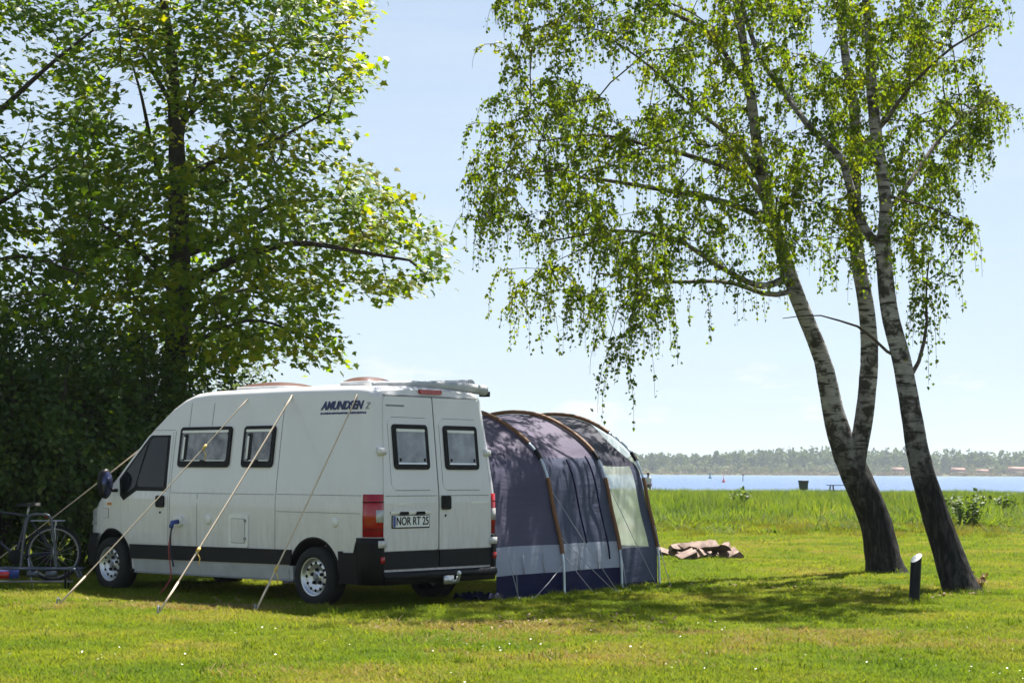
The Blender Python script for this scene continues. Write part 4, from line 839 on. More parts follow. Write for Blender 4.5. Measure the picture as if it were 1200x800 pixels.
Geo().tube([(0, .1, -.1), (0, .1, .66)], .05, 8).obj('post', MAT['trim'], bn)
pt_ = on_shore(985, 570, 121); tb = thing('picnic_table', 'dark wooden picnic table half hidden by the reeds at the lake', 'table', tuple(pt_), .15)
MAT['wood_dark'] = plain('old_wood', (.04, .035, .032), .85, bump=.4, bscale=20)
for i in range(4): Geo().box((0, -.33 + .22 * i, .98), (1.7, .20, .045)).obj('top_plank', MAT['wood_dark'], tb)
for s_ in (-1, 1):
    Geo().box((0, s_ * .78, .62), (1.7, .26, .045)).obj('seat_plank', MAT['wood_dark'], tb)
    Geo().box((s_ * .62, 0, .58), (.07, 1.7, .09)).obj('cross_beam', MAT['wood_dark'], tb)
    for t_ in (-1, 1): Geo().tube([(s_ * .62, t_ * .55, -.1), (s_ * .62, t_ * .28, .96)], .05, 6).obj('leg', MAT['wood_dark'], tb)
def buoy(px, py, mat, h, lab):
    p = gnd(px, py, -.6); t = thing('buoy', lab, 'buoy', tuple(p)); v, q = lathe([(.001, -.35), (.45, -.3), (.5, .1), (.42, .35), (.20, .55), (.14, h * .9), (.001, h)], 14, 'z'); np_obj('float', v * (h / 1.6), q, mat, t, True)
    Geo().tube([(0, 0, h * .8), (0, 0, h * 1.25)], .05, 6).obj('top_mark', mat, t)
buoy(848, 565, plain('buoy_red', (.55, .05, .05), .5), 1.2, 'red buoy floating on the lake')
buoy(832, 560.3, plain('buoy_teal', (.02, .16, .20), .5), 1.9, 'teal green buoy floating far out on the lake')
p = gnd(870.5, 563.5, -.6); ps = thing('lake_post', 'thin dark post standing in the lake water', 'post', tuple(p)); Geo().tube([(0, 0, -.8), (.05, 0, 1.6)], .10, 8).obj('pole', MAT['wood_dark'], ps); Geo().box((.05, 0, 1.5), (.35, .1, .4)).obj('top_board', MAT['wood_dark'], ps)

# ------------------------------------------------------------------ trees: a skeleton grown to the places where foliage sits
def inpoly(p, poly):
    x, y = p[:, 0], p[:, 1]; c = np.zeros(len(p), bool); q = np.array(poly, float); j = len(q) - 1
    for i in range(len(q)):
        xi, yi, xj, yj = *q[i], *q[j]; k = ((yi > y) != (yj > y)) & (x < (xj - xi) * (y - yi) / (yj - yi + 1e-12) + xi); c ^= k; j = i
    return c
class Skeleton:
    def __init__(s): s.p = []; s.par = []; s.rm = []; s.dir = []
    def path(s, pts, radii, attach=None, step=.22):
        P_ = np.asarray(pts, float); L_ = np.concatenate([[0], np.cumsum(np.linalg.norm(np.diff(P_, axis=0), axis=1))]); n_ = max(2, int(L_[-1] / step))
        sm = smoothpath(P_, n_ * 3); l2 = np.concatenate([[0], np.cumsum(np.linalg.norm(np.diff(sm, axis=0), axis=1))]); t = np.linspace(0, l2[-1], n_ + 1)
        Q = np.stack([np.interp(t, l2, sm[:, k]) for k in range(3)], 1); R_ = np.interp(t / l2[-1], L_ / L_[-1] if len(radii) == len(P_) else np.linspace(0, 1, len(radii)), radii)
        prev = -1; i0 = 0
        if s.p: prev = int(np.argmin(np.linalg.norm(np.array(s.p) - Q[0], axis=1))) ; i0 = 1
        for i in range(i0, len(Q)): prev = s.add(Q[i], prev, R_[i])
        return prev
    def add(s, p, par, rm=0):
        d = np.array([0, 0, 1.]) if par < 0 else p - s.p[par]; s.p.append(np.asarray(p)); s.par.append(par); s.rm.append(rm); s.dir.append(d / (np.linalg.norm(d) + 1e-9)); return len(s.p) - 1
    def grow(s, A, rg, step=.28, minz=1.5, up=.2, zpen=.7, wob=.05):
        ends = []; base = np.array(s.p); d0 = np.array([np.min(np.linalg.norm(base - a, axis=1)) for a in A])
        for a in A[np.argsort(d0)]:
            P_ = np.array(s.p); v = a - P_; d = np.linalg.norm(v, axis=1); D_ = np.array(s.dir)
            fwd_ = (v * D_).sum(1) / (d + 1e-9)
            cost = d * (1.35 - .35 * fwd_) + zpen * np.maximum(0, P_[:, 2] - a[2]) + 5 * np.maximum(0, minz - P_[:, 2])
            j = int(np.argmin(cost)); L_ = d[j]
            if L_ < .12: ends.append(j); continue
            n_ = max(1, int(L_ / step)); c = P_[j] + L_ * .42 * (v[j] / L_ * .6 + D_[j] * .35 + np.array([0, 0, up])); prev = j
            for k in range(1, n_ + 1):
                t = k / n_; q = (1 - t) ** 2 * P_[j] + 2 * t * (1 - t) * c + t * t * a
                if k < n_: q = q + rg.normal(0, wob, 3) * step * 1.5
                prev = s.add(q, prev)
            ends.append(prev)
        return ends
    def radii(s, tip=.005, e=2.3, cap=9):
        n_ = len(s.p); acc = np.zeros(n_); r_ = np.zeros(n_)
        for i in range(n_ - 1, -1, -1):
            r_[i] = max(tip, acc[i] ** (1 / e)); 
            if s.rm[i]: r_[i] = s.rm[i]
            r_[i] = min(r_[i], cap)
            if s.par[i] >= 0: acc[s.par[i]] += r_[i] ** e if not s.rm[i] else 0
        s.r = r_
        for i in range(n_):
            if s.par[i] >= 0: s.r[i] = min(s.r[i], s.r[s.par[i]] * 1.0 if not s.rm[i] else s.r[i])
    def mesh(s, name, mat, parent, thick=None, seed=0, rough=.05):
        """branches as tapering tubes; thick = (min, max) radius of the branches to take"""
        n_ = len(s.p); ch = [[] for _ in range(n_)]
        for i, p in enumerate(s.par):
            if p >= 0: ch[p].append(i)
        g = Geo(); vals = []; rg = np.random.default_rng(seed); starts = [(-1, 0)]; 
        while starts:
            fr_, i = starts.pop(); c = [i]; 
            while ch[c[-1]]:
                k = sorted(ch[c[-1]], key=lambda q: -s.r[q] - (10 if s.rm[q] else 0)); c.append(k[0]); starts += [(c[-2], q) for q in k[1:]]
            ids = ([fr_] if fr_ >= 0 else []) + c; P_ = np.array([s.p[q] for q in ids]); R_ = np.array([s.r[q] for q in ids])
            if fr_ >= 0: R_[0] = min(R_[0], R_[1] * 1.25)
            if len(P_) < 2: continue
            k = 18 if R_.max() > .08 else 8 if R_.max() > .03 else 5 if R_.max() > .012 else 3
            v, q, cp_ = tube(P_, R_, k)
            if R_.max() > .05:
                ctr = np.repeat(P_, k, axis=0); ph = rg.uniform(0, 6, 6); ai = np.tile(np.arange(k), len(P_)) * 2 * PI / k; li = np.repeat(np.arange(len(P_)), k)
                nz = .5 * np.sin(2 * ai + ph[0] + li * .35) + .35 * np.sin(3 * ai + ph[1] - li * .5) + .4 * np.sin(5 * ai + ph[2] + li * .9) + rg.normal(0, .35, len(v))
                v = ctr + (v - ctr) * (1 + rough * nz)[:, None]
            g.add(v, q); vals.append(np.repeat(R_, k))
        o = g.obj(name, mat, parent, True); attr(o, 'rad', np.concatenate(vals)); return o
def frames(rg, n, nrm_mean, spread, tip_mean, tspread):
    N_ = np.asarray(nrm_mean) + rg.normal(0, spread, (n, 3)); N_ /= np.linalg.norm(N_, axis=1)[:, None]
    T_ = np.asarray(tip_mean) + rg.normal(0, tspread, (n, 3)); T_ -= N_ * (T_ * N_).sum(1)[:, None]; T_ /= np.linalg.norm(T_, axis=1)[:, None] + 1e-9
    return np.cross(T_, N_), T_, N_
def leaves(name, pos, fr_, size, tmpl, tris, vals, mat, parent):
    X_, T_, N_ = fr_; n = len(pos); m = len(tmpl); tm = np.asarray(tmpl, float)
    v = pos[:, None, :] + size[:, None, None] * (tm[None, :, 0:1] * X_[:, None, :] + tm[None, :, 1:2] * T_[:, None, :] + tm[None, :, 2:3] * N_[:, None, :])
    fs = [(np.asarray(f)[None] + (np.arange(n) * m)[:, None, None]).reshape(-1, len(f[0])) for f in tris]
    o = np_obj(name, v.reshape(-1, 3), fs, mat, parent); attr(o, 'v', np.repeat(vals, m)); return o
MAPLE = [(0, 0, 0), (.30, -.04, .03), (.26, .16, .02), (.55, .34, -.05), (.30, .46, .03), (.0, .98, -.08), (-.30, .46, .03), (-.55, .34, -.05), (-.26, .16, .02), (-.30, -.04, .03), (.16, .36, .03), (-.16, .36, .03)]
MAPLE_T = [[(0, 1, 2, 10), (2, 3, 4, 10), (10, 4, 5, 6), (10, 6, 11, 0), (11, 6, 7, 8), (0, 11, 8, 9)]]
OVAL = [(0, 0, 0), (.30, .30, .05), (.24, .68, .03), (0, 1, -.06), (-.24, .68, .03), (-.30, .30, .05)]; OVAL_T = [[(0, 1, 2, 3), (0, 3, 4, 5)]]
BIRCH = [(0, 0, 0), (.40, .36, .05), (0, 1, -.05), (-.40, .36, .05)]; BIRCH_T = [[(0, 1, 2, 3)]]
def bark_mat(name, dark, light, scale=8):
    m, n, l, b = new_mat(name); tc = n.new('ShaderNodeTexCoord'); mp = n.new('ShaderNodeMapping'); mp.inputs['Scale'].default_value = (3, 3, .5); l.new(tc.outputs['Object'], mp.inputs[0])
    nz = n.new('ShaderNodeTexNoise'); nz.inputs['Scale'].default_value = scale; nz.inputs['Detail'].default_value = 7; nz.inputs['Roughness'].default_value = .7; l.new(mp.outputs[0], nz.inputs['Vector'])
    r = n.new('ShaderNodeValToRGB'); e = r.color_ramp.elements; e[0].position = .35; e[0].color = (*dark, 1); e[1].position = .7; e[1].color = (*light, 1); l.new(nz.outputs[0], r.inputs[0]); l.new(r.outputs[0], b.inputs['Base Color'])
    b.inputs['Roughness'].default_value = .9; b.inputs['Specular IOR Level'].default_value = .2; bp = n.new('ShaderNodeBump'); bp.inputs['Strength'].default_value = .9; bp.inputs['Distance'].default_value = .04; l.new(nz.outputs[0], bp.inputs['Height']); l.new(bp.outputs[0], b.inputs['Normal']); return m
def birch_bark():
    m, n, l, b = new_mat('birch_bark'); g = n.new('ShaderNodeNewGeometry'); b.inputs['Roughness'].default_value = .85; b.inputs['Specular IOR Level'].default_value = .2
    def noise(sc, vec, det=5, ro=.6):
        mp = n.new('ShaderNodeMapping'); mp.inputs['Scale'].default_value = vec; l.new(g.outputs['Position'], mp.inputs[0]); q = n.new('ShaderNodeTexNoise'); q.inputs['Scale'].default_value = sc; q.inputs['Detail'].default_value = det; q.inputs['Roughness'].default_value = ro; l.new(mp.outputs[0], q.inputs['Vector']); return q.outputs[0]
    def ramp(src, p0, c0, p1, c1):
        r_ = n.new('ShaderNodeValToRGB'); e = r_.color_ramp.elements; e[0].position = p0; e[0].color = (*c0, 1); e[1].position = p1; e[1].color = (*c1, 1); l.new(src, r_.inputs[0]); return r_.outputs[0]
    def mix(f, a, b_, mode='MIX'):
        q = n.new('ShaderNodeMix'); q.data_type = 'RGBA'; q.blend_type = mode
        if isinstance(f, float): q.inputs[0].default_value = f
        else: l.new(f, q.inputs[0])
        l.new(a, q.inputs[6]); l.new(b_, q.inputs[7]); return q.outputs[2]
    W_ = (1, 1, 1); K = (0, 0, 0)
    white = ramp(noise(4, (1, 1, 3)), .3, (.24, .23, .225), .7, (.42, .40, .385))
    lent = ramp(noise(4, (.8, .8, 5), 4, .5), .37, K, .46, W_)                # horizontal dark lenticels
    blot = ramp(noise(3.6, (1, 1, 1.3), 6, .7), .43, K, .52, W_)               # rough black blotches
    c = mix(lent, ramp(noise(8, W_), 0, (.035, .03, .028), 1, (.06, .05, .045)), white)
    c = mix(blot, ramp(noise(12, W_), 0, (.02, .018, .017), 1, (.09, .078, .07)), c)
    fur = ramp(noise(9, (2.2, 2.2, .45), 7, .7), .46, (.006, .0055, .0055), .78, (.10, .092, .09))   # dark furrowed foot of the trunk
    sep = n.new('ShaderNodeSeparateXYZ'); l.new(g.outputs['Position'], sep.inputs[0])
    ad = n.new('ShaderNodeMath'); ad.operation = 'MULTIPLY_ADD'; l.new(noise(2.2, (1, 1, .6), 5, .7), ad.inputs[0]); ad.inputs[1].default_value = 2.6; l.new(sep.outputs[2], ad.inputs[2])
    hm = n.new('ShaderNodeMapRange'); hm.inputs[1].default_value = 2.5; hm.inputs[2].default_value = 4.0; l.new(ad.outputs[0], hm.inputs[0])
    c = mix(hm.outputs[0], fur, c)
    at_ = n.new('ShaderNodeAttribute'); at_.attribute_name = 'rad'; rm_ = n.new('ShaderNodeMapRange'); rm_.inputs[1].default_value = .018; rm_.inputs[2].default_value = .05; l.new(at_.outputs['Fac'], rm_.inputs[0])
    c = mix(rm_.outputs[0], ramp(noise(10, W_), .3, (.05, .036, .03), .7, (.10, .075, .06)), c)
    l.new(c, b.inputs['Base Color'])
    bp = n.new('ShaderNodeBump'); bp.inputs['Strength'].default_value = 1; bp.inputs['Distance'].default_value = .05; l.new(noise(9, (2, 2, .6), 6, .7), bp.inputs['Height']); l.new(bp.outputs[0], b.inputs['Normal']); return m
BARK = bark_mat('maple_bark', (.022, .018, .015), (.075, .062, .05)); BBARK = birch_bark()
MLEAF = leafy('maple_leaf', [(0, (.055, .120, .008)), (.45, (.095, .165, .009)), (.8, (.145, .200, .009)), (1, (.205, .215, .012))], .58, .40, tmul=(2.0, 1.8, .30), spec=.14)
HLEAF = leafy('hedge_leaf', [(0, (.024, .056, .010)), (.6, (.045, .090, .012)), (1, (.095, .145, .014))], .45, .42, tmul=(2.2, 1.9, .5), spec=.35)
BLEAF = leafy('birch_leaf', [(0, (.055, .110, .010)), (.5, (.095, .150, .010)), (.85, (.140, .180, .010)), (1, (.165, .195, .012))], .58, .40, tmul=(2.0, 1.8, .35), spec=.16)
PLEAF = leafy('pale_leaf', [(0, (.05, .09, .02)), (1, (.10, .14, .04))], .45, .5, tmul=(1.4, 1.3, .7))

def pxpath(pts, Y): return [at(x, y, Yq) for (x, y, Yq) in [(p[0], p[1], p[2] if len(p) > 2 else Y) for p in pts]]
def sample(poly, n, Yf, rg, mind=.3, holes=()):
    q = np.array(poly, float); lo, hi = q.min(0), q.max(0); out = []; px = []
    cells = {}
    for _ in range(n * 14):
        p = rg.uniform(lo, hi)
        if not inpoly(p[None], poly)[0]: continue
        if p[1] < -15 and rg.random() > .5: continue
        if any(((p[0] - a) / c) ** 2 + ((p[1] - b) / d) ** 2 < 1 for a, b, c, d in holes): continue
        w = at(p[0], p[1], Yf(p[0], p[1], rg)); key = tuple((w / mind).astype(int)); ok = True
        for dx in (-1, 0, 1):
            for dy in (-1, 0, 1):
                for dz in (-1, 0, 1):
                    for k in cells.get((key[0] + dx, key[1] + dy, key[2] + dz), ()):
                        if np.sum((out[k] - w) ** 2) < mind * mind: ok = False
        if not ok: continue
        cells.setdefault(key, []).append(len(out)); out.append(w); px.append(p)
        if len(out) >= n: break
    return np.array(out), np.array(px)

# the big maple behind the van
rg = np.random.default_rng(101)
def Ym(x, y, r_): h_ = 2.3 * math.sqrt(max(.06, 1 - ((x - 190) / 370) ** 2)); return 28 + r_.uniform(-1, 1) * h_
MP = [(70, -230), (330, -230), (395, -90), (420, 0), (422, 60), (428, 100), (395, 118), (378, 150), (405, 180), (425, 205), (465, 228), (490, 262), (532, 303), (500, 330), (455, 352), (405, 338), (380, 360), (378, 395), (392, 425), (330, 412), (270, 420), (225, 452), (120, 440), (70, 420)]
MHOLES = [(158, 122, 34, 42), (112, 38, 26, 24), (88, 408, 34, 26), (330, 375, 14, 16), (365, 150, 20, 20), (238, 160, 16, 24), (300, 22, 22, 18), (190, 400, 12, 24), (258, 300, 14, 16)]
A, _ = sample(MP, 780, Ym, rg, .30, MHOLES)
sk = Skeleton(); tr = [gnd(203, 656), *pxpath([(204, 560), (205, 445), (208, 380), (210, 330), (210, 260), (208, 205), (206, 150), (200, 60), (192, 0), (190, -130), (188, -220)], 28)]
tr[0][2] = -.1; d_ = 28 / 2100; sk.path(tr, [34 * d_ / 2 * 1.25, 30 * d_ / 2, 28 * d_ / 2, 27 * d_ / 2, 26 * d_ / 2, 24 * d_ / 2, 21 * d_ / 2, 17 * d_ / 2, 14 * d_ / 2, 10 * d_ / 2, 6 * d_ / 2, .02])
for pts, rr in (([(210, 345), (235, 325, 27.7), (285, 300, 27.2), (350, 285, 26.8), (420, 295, 26.6), (480, 305, 26.8)], [.07, .05, .02]), ([(210, 300), (250, 285, 28.3), (320, 240, 28.8), (400, 235, 29)], [.06, .04, .016]),
                ([(208, 215), (250, 190, 27.6), (320, 165, 27), (385, 130, 26.8)], [.055, .035, .014]), ([(206, 150), (260, 100, 28.4), (340, 50, 28.8), (410, 45, 29)], [.05, .03, .012]), ([(210, 250), (185, 200, 28.6), (165, 110, 29), (150, 60, 29.2)], [.05, .035, .014]),
                ([(209, 360), (180, 310, 27.3), (130, 270, 26.6), (90, 250, 26.2)], [.055, .035, .014]), ([(206, 420), (240, 395, 27.2), (300, 375, 26.8), (370, 400, 26.6)], [.05, .03, .012]), ([(207, 390), (250, 350, 28.8), (320, 335, 29.4), (400, 330, 29.6)], [.05, .03, .012]),
                ([(208, 200), (220, 120, 29), (250, 40, 29.5), (280, -60, 29.8)], [.05, .03, .012]), ([(206, 130), (160, 50, 27.5), (120, -40, 27)], [.045, .025, .01])):
    sk.path(pxpath(pts, 28), rr)
ends = sk.grow(A, rg, up=.28); sk.radii(.0055)
mt = thing('maple_tree', 'tall maple tree with a dark trunk and bright leaves behind the camper van', 'tree', tuple(tr[0] * np.array([1, 1, 0])))
inv = np.array(mt.location); sk.p = [p - inv for p in sk.p]; A = A - inv
sk.mesh('trunk', BARK, mt, seed=1)
nl = 37; E_ = np.array([sk.p[e] for e in ends]); pos = np.repeat(E_, nl, axis=0) + rg.normal(0, 1, (len(E_) * nl, 3)) * np.array([.20, .20, .10]) ; n = len(pos); out = pos - np.array([0, 0, 6]); out[:, 2] *= .3; out /= np.linalg.norm(out, axis=1)[:, None]
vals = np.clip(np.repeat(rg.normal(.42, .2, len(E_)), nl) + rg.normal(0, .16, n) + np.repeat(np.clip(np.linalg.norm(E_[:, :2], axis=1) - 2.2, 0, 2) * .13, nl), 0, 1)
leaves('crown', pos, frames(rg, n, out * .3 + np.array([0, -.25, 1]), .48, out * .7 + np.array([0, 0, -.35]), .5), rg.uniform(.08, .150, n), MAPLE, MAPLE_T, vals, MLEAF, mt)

# second maple, its trunk beyond the bicycle
rg = np.random.default_rng(102)
def Yl(x, y, r_): return 26.6 + r_.uniform(-1, 1) * 2.6
LP = [(-330, -220), (60, -230), (100, -60), (125, 20), (95, 60), (100, 100), (140, 120), (150, 180), (120, 230), (140, 300), (110, 380), (40, 400), (-330, 400)]
A, _ = sample(LP, 520, Yl, rg, .34, [(158, 122, 34, 42), (112, 38, 26, 24), (60, 120, 14, 14), (30, 230, 16, 12), (88, 408, 34, 26), (15, 60, 14, 18)])
sk = Skeleton(); Yt = 27.0; b0 = at(-125, 650, Yt); b0[2] = -.1; tr = [b0] + pxpath([(-122, 550), (-118, 430), (-112, 300), (-110, 180), (-100, 40), (-95, -120), (-95, -210)], Yt)
sk.path(tr, [.26, .21, .19, .17, .14, .10, .06, .02])
for pts, rr in (([(-112, 260), (-60, 190, 26.4), (0, 130, 26), (60, 75, 25.8), (110, 35, 25.8)], [.08, .05, .016]), ([(-114, 330), (-50, 270, 26.6), (20, 225, 26.4), (90, 180, 26.2)], [.07, .045, .014]), ([(-116, 380), (-50, 330, 26.2), (20, 300, 25.6), (90, 320, 25.4)], [.06, .04, .012]), ([(-104, 90), (-40, 20, 27), (30, -60, 27.4)], [.06, .04, .012]), ([(-112, 240), (-60, 120, 27.8), (-20, 40, 28.2), (50, -20, 28.4)], [.06, .04, .012])):
    sk.path(pxpath(pts, Yt), rr)
ends = sk.grow(A, rg, up=.25); sk.radii(.0055)
mt = thing('maple_tree', 'broad dark maple whose boughs reach over the bicycle and the hedge', 'tree', tuple(b0 * np.array([1, 1, 0]))); inv = np.array(mt.location); sk.p = [p - inv for p in sk.p]
sk.mesh('trunk', BARK, mt, seed=2)
E_ = np.array([sk.p[e] for e in ends]); pos = np.repeat(E_, nl, axis=0) + rg.normal(0, 1, (len(E_) * nl, 3)) * np.array([.22, .22, .085]); n = len(pos); out = pos - np.array([0, 0, 6]); out[:, 2] *= .3; out /= np.linalg.norm(out, axis=1)[:, None]
vals = np.clip(np.repeat(rg.normal(.36, .18, len(E_)), nl) + rg.normal(0, .15, n), 0, 1)
leaves('crown', pos, frames(rg, n, out * .3 + np.array([0, -.25, 1]), .48, out * .7 + np.array([0, 0, -.35]), .5), rg.uniform(.08, .145, n), MAPLE, MAPLE_T, vals, MLEAF, mt)

# hedge shrubs between the bicycle and the maple
SH = [(-75, 24.6, 1.35, 3.6, 'tall hedge shrub at the outer end behind the bicycle carrier'), (-5, 24.6, 1.25, 3.3, 'dense dark hedge shrub right behind the bicycle'), (58, 24.9, 1.2, 3.7, 'dark hedge shrub between the bicycle and the van mirror'),
      (112, 25.8, 1.2, 3.5, 'leafy shrub rising behind the van bonnet'), (165, 26.4, 1.2, 3.4, 'leafy shrub behind the van windscreen'), (232, 27.2, 1.0, 2.9, 'low shrub at the foot of the big maple behind the van roof'),
      (-30, 27.2, 1.4, 4.0, 'tall shrub added in the second row to shade the hedge behind the bicycle'), (45, 27.4, 1.4, 4.1, 'tallest shrub added in the second row as shade left of the van mirror'), (118, 28.2, 1.3, 3.8, 'shrub added in the second row as shade behind the van bonnet')]  # second row, mostly hidden, added to keep sun off the front shrubs
for i, (px, Y, rad, H_, lab) in enumerate(SH):
    rg = np.random.default_rng(200 + i); p0 = at(px, 600, Y); p0[2] = 0; t = thing('hedge_shrub', lab, 'shrub', tuple(p0), 0, 'shrubs of the hedge'); sk = Skeleton(); sk.add(np.array([0, 0, -.05]), -1, .06)
    for k in range(6):
        a = k * 1.05 + rg.uniform(-.3, .3); sk.path([(0, 0, 0), (.25 * math.cos(a), .25 * math.sin(a), H_ * .3), (.6 * rad * math.cos(a), .6 * rad * math.sin(a), H_ * .75)], [.035, .025, .012])
    m_ = 210; u = rg.normal(size=(m_, 3)); u /= np.linalg.norm(u, axis=1)[:, None]; A = u * (rg.random(m_) ** .45)[:, None] * np.array([rad, rad, H_ * .52]) * (1 + .18 * np.sin(u[:, :1] * 5 + i) * np.cos(u[:, 1:2] * 4)); A[:, 2] += H_ * .5; A = A[A[:, 2] > .08]
    ends = sk.grow(A, rg, minz=.0, up=.3, zpen=.3); sk.radii(.004, cap=.06); sk.mesh('stems', BARK, t, seed=i)
    k = 46; E_ = np.array([sk.p[e] for e in ends]); pos = np.repeat(E_, k, axis=0) + rg.normal(0, .15, (len(E_) * k, 3)); pos[:, 2] = np.abs(pos[:, 2]) + .02; n = len(pos); out = pos - np.array([0, 0, H_ * .4]); out /= np.linalg.norm(out, axis=1)[:, None]
    leaves('foliage', pos, frames(rg, n, out * .6 + np.array([0, 0, .6]), .6, out + np.array([0, 0, -.3]), .5), rg.uniform(.06, .115, n), OVAL, OVAL_T, np.clip(np.repeat(rg.normal(.4, .2, len(E_)), k) + rg.normal(0, .18, n), 0, 1), HLEAF, t)
# pale young tree seen between the maple and the van roof
rg = np.random.default_rng(300); p0 = at(268, 560, 46); p0[2] = 0; t = thing('young_tree', 'pale young tree far behind the roof of the camper van', 'tree', tuple(p0)); sk = Skeleton(); sk.path([(0, 0, -.05), (.05, 0, 1.5), (0, .1, 3.2), (.1, .1, 4.6)], [.07, .06, .04, .015])
m_ = 150; u = rg.normal(size=(m_, 3)); u /= np.linalg.norm(u, axis=1)[:, None]; A = u * (rg.random(m_) ** .45)[:, None] * np.array([1.35, 1.3, 1.7]); A[:, 2] += 3.2
ends = sk.grow(A, rg, minz=1.2, up=.3); sk.radii(.005, cap=.07); sk.mesh('trunk', BARK, t, seed=9); E_ = np.array([sk.p[e] for e in ends]); k = 22; pos = np.repeat(E_, k, axis=0) + rg.normal(0, .16, (len(E_) * k, 3)); n = len(pos)
leaves('crown', pos, frames(rg, n, (0, 0, 1), .7, (0, 0, -.4), .6), rg.uniform(.07, .12, n), OVAL, OVAL_T, rg.random(n), PLEAF, t)

# the two birches
def birch(label, base_px, Y, stems, limbs, A, seed, flare):
    rg = np.random.default_rng(seed); b0 = gnd(*base_px); sk = Skeleton(); d_ = 1 / 2100
    for si, (pts, ws) in enumerate(stems):
        P_ = pxpath(pts, Y)
        if si == 0:
            P_[0] = b0 + np.array([0, 0, -.08]); ax = P_[1] - P_[0]; P_.insert(1, P_[0] + ax * .12); P_.insert(2, P_[0] + ax * .35); w0 = ws[0] * Y * d_ / 2; ws = [ws[0] * flare, ws[0] * 1.12, ws[0]] + list(ws[1:])
        sk.path(P_, [w * Y * d_ / 2 for w in ws], step=.16)
    for pts, rr in limbs: sk.path(pxpath(pts, Y), rr)
    nb = len(sk.p); ends = sk.grow(A, rg, up=.22, zpen=.5, minz=3.0, step=.25); sk.radii(.0045, 2.4)
    t = thing('birch_tree', label, 'tree', tuple(b0)); inv = np.array(b0); sk.p = [p - inv for p in sk.p]; sk.mesh('trunk', BBARK, t, seed=seed, rough=.055)
    E_ = [sk.p[e] for e in ends]; g = Geo(); LPs = []; LT = []; LV = []; rads = []
    for e in E_:
        tone = rg.normal(.45, .2); ns = rg.integers(3, 6); wp = np.clip((8.3 - (e[2])) / 5, .25, 1.0)
        for k in range(ns):
            a = rg.uniform(0, 6.28); L_ = rg.uniform(.28, .80) * (.55 + .62 * wp); dr = np.array([math.cos(a), math.sin(a), rg.uniform(-.1, .5)]) * rg.uniform(.10, .30)
            q = np.array([e + dr * (1 - (1 - u) ** 2) - np.array([0, 0, L_ * u * u]) for u in np.linspace(0, 1, 6)]); v_, f_, c_ = tube(q, np.linspace(.0045, .002, 6), 3); g.add(v_, f_); rads.append(np.full(len(v_), .003))
            nlv = int(L_ / .026) + 5; uu = rg.uniform(.05, 1, nlv); pp_ = np.stack([np.interp(uu, np.linspace(0, 1, 6), q[:, c]) for c in range(3)], 1) + rg.normal(0, .022, (nlv, 3)); LPs.append(pp_); LV.append(np.clip(tone + rg.normal(0, .18, nlv), 0, 1))
    o = g.obj('twigs', BBARK, t); attr(o, 'rad', np.concatenate(rads)); o['kind'] = 'stuff'
    pos = np.concatenate(LPs); n = len(pos); nm = rg.normal(size=(n, 3)) * np.array([1, 1, .6]) + np.array([0, 0, .45]); 
    leaves('crown', pos, frames(rg, n, nm, .2, (0, 0, -.7), .5), rg.uniform(.040, .066, n), BIRCH, BIRCH_T, np.concatenate(LV), BLEAF, t); return t
rg = np.random.default_rng(400)
BP = [(585, -60), (592, 20), (590, 60), (572, 85), (580, 140), (560, 170), (552, 215), (575, 250), (580, 290), (592, 330), (615, 340), (660, 345), (690, 365), (735, 395), (775, 380), (800, 330), (850, 305), (905, 325), (960, 290), (1000, 305), (1040, 280), (1075, 300), (1110, 290), (1138, 285), (1148, 262), (1105, 240), (1115, 190), (1172, 145), (1202, 110), (1200, 70), (1160, 40), (1145, -60), (1090, -230), (960, -330), (800, -300), (660, -190)]
BH = [(600, 300, 12, 30), (655, 290, 20, 14), (700, 60, 14, 14), (640, 60, 10, 14), (770, 55, 16, 20), (830, 150, 14, 12), (920, 180, 12, 14), (1080, 100, 16, 18), (560, 60, 18, 18), (690, 185, 10, 18), (780, 250, 14, 10), (1040, 170, 10, 20), (960, 120, 12, 16)]
def Yb(x, y, r_): return 23.7 + r_.uniform(-1, 1) * (1.3 + 1.7 * math.sqrt(max(0, 1 - ((x - 860) / 340) ** 2)))
Ac, ac = sample(BP, 350, Yb, rg, .40, [(a, b, c * 1.15, d * 1.2) for a, b, c, d in BH])
A = np.concatenate([Ac] + [Ac + rg.normal(0, .17, Ac.shape) for _ in range(2)]); apx = np.concatenate([ac] * 3)
extra = np.array([at(x, y, 22.1 + q) for x, y, q in ((1088, 300, 0), (1085, 330, .2), (1090, 350, -.2), (1082, 365, .1), (1100, 320, .3))]); right = (apx[:, 0] > 985 + rg.normal(0, 45, len(A))) & (A[:, 1] < 25.4) | (apx[:, 0] > 1080)
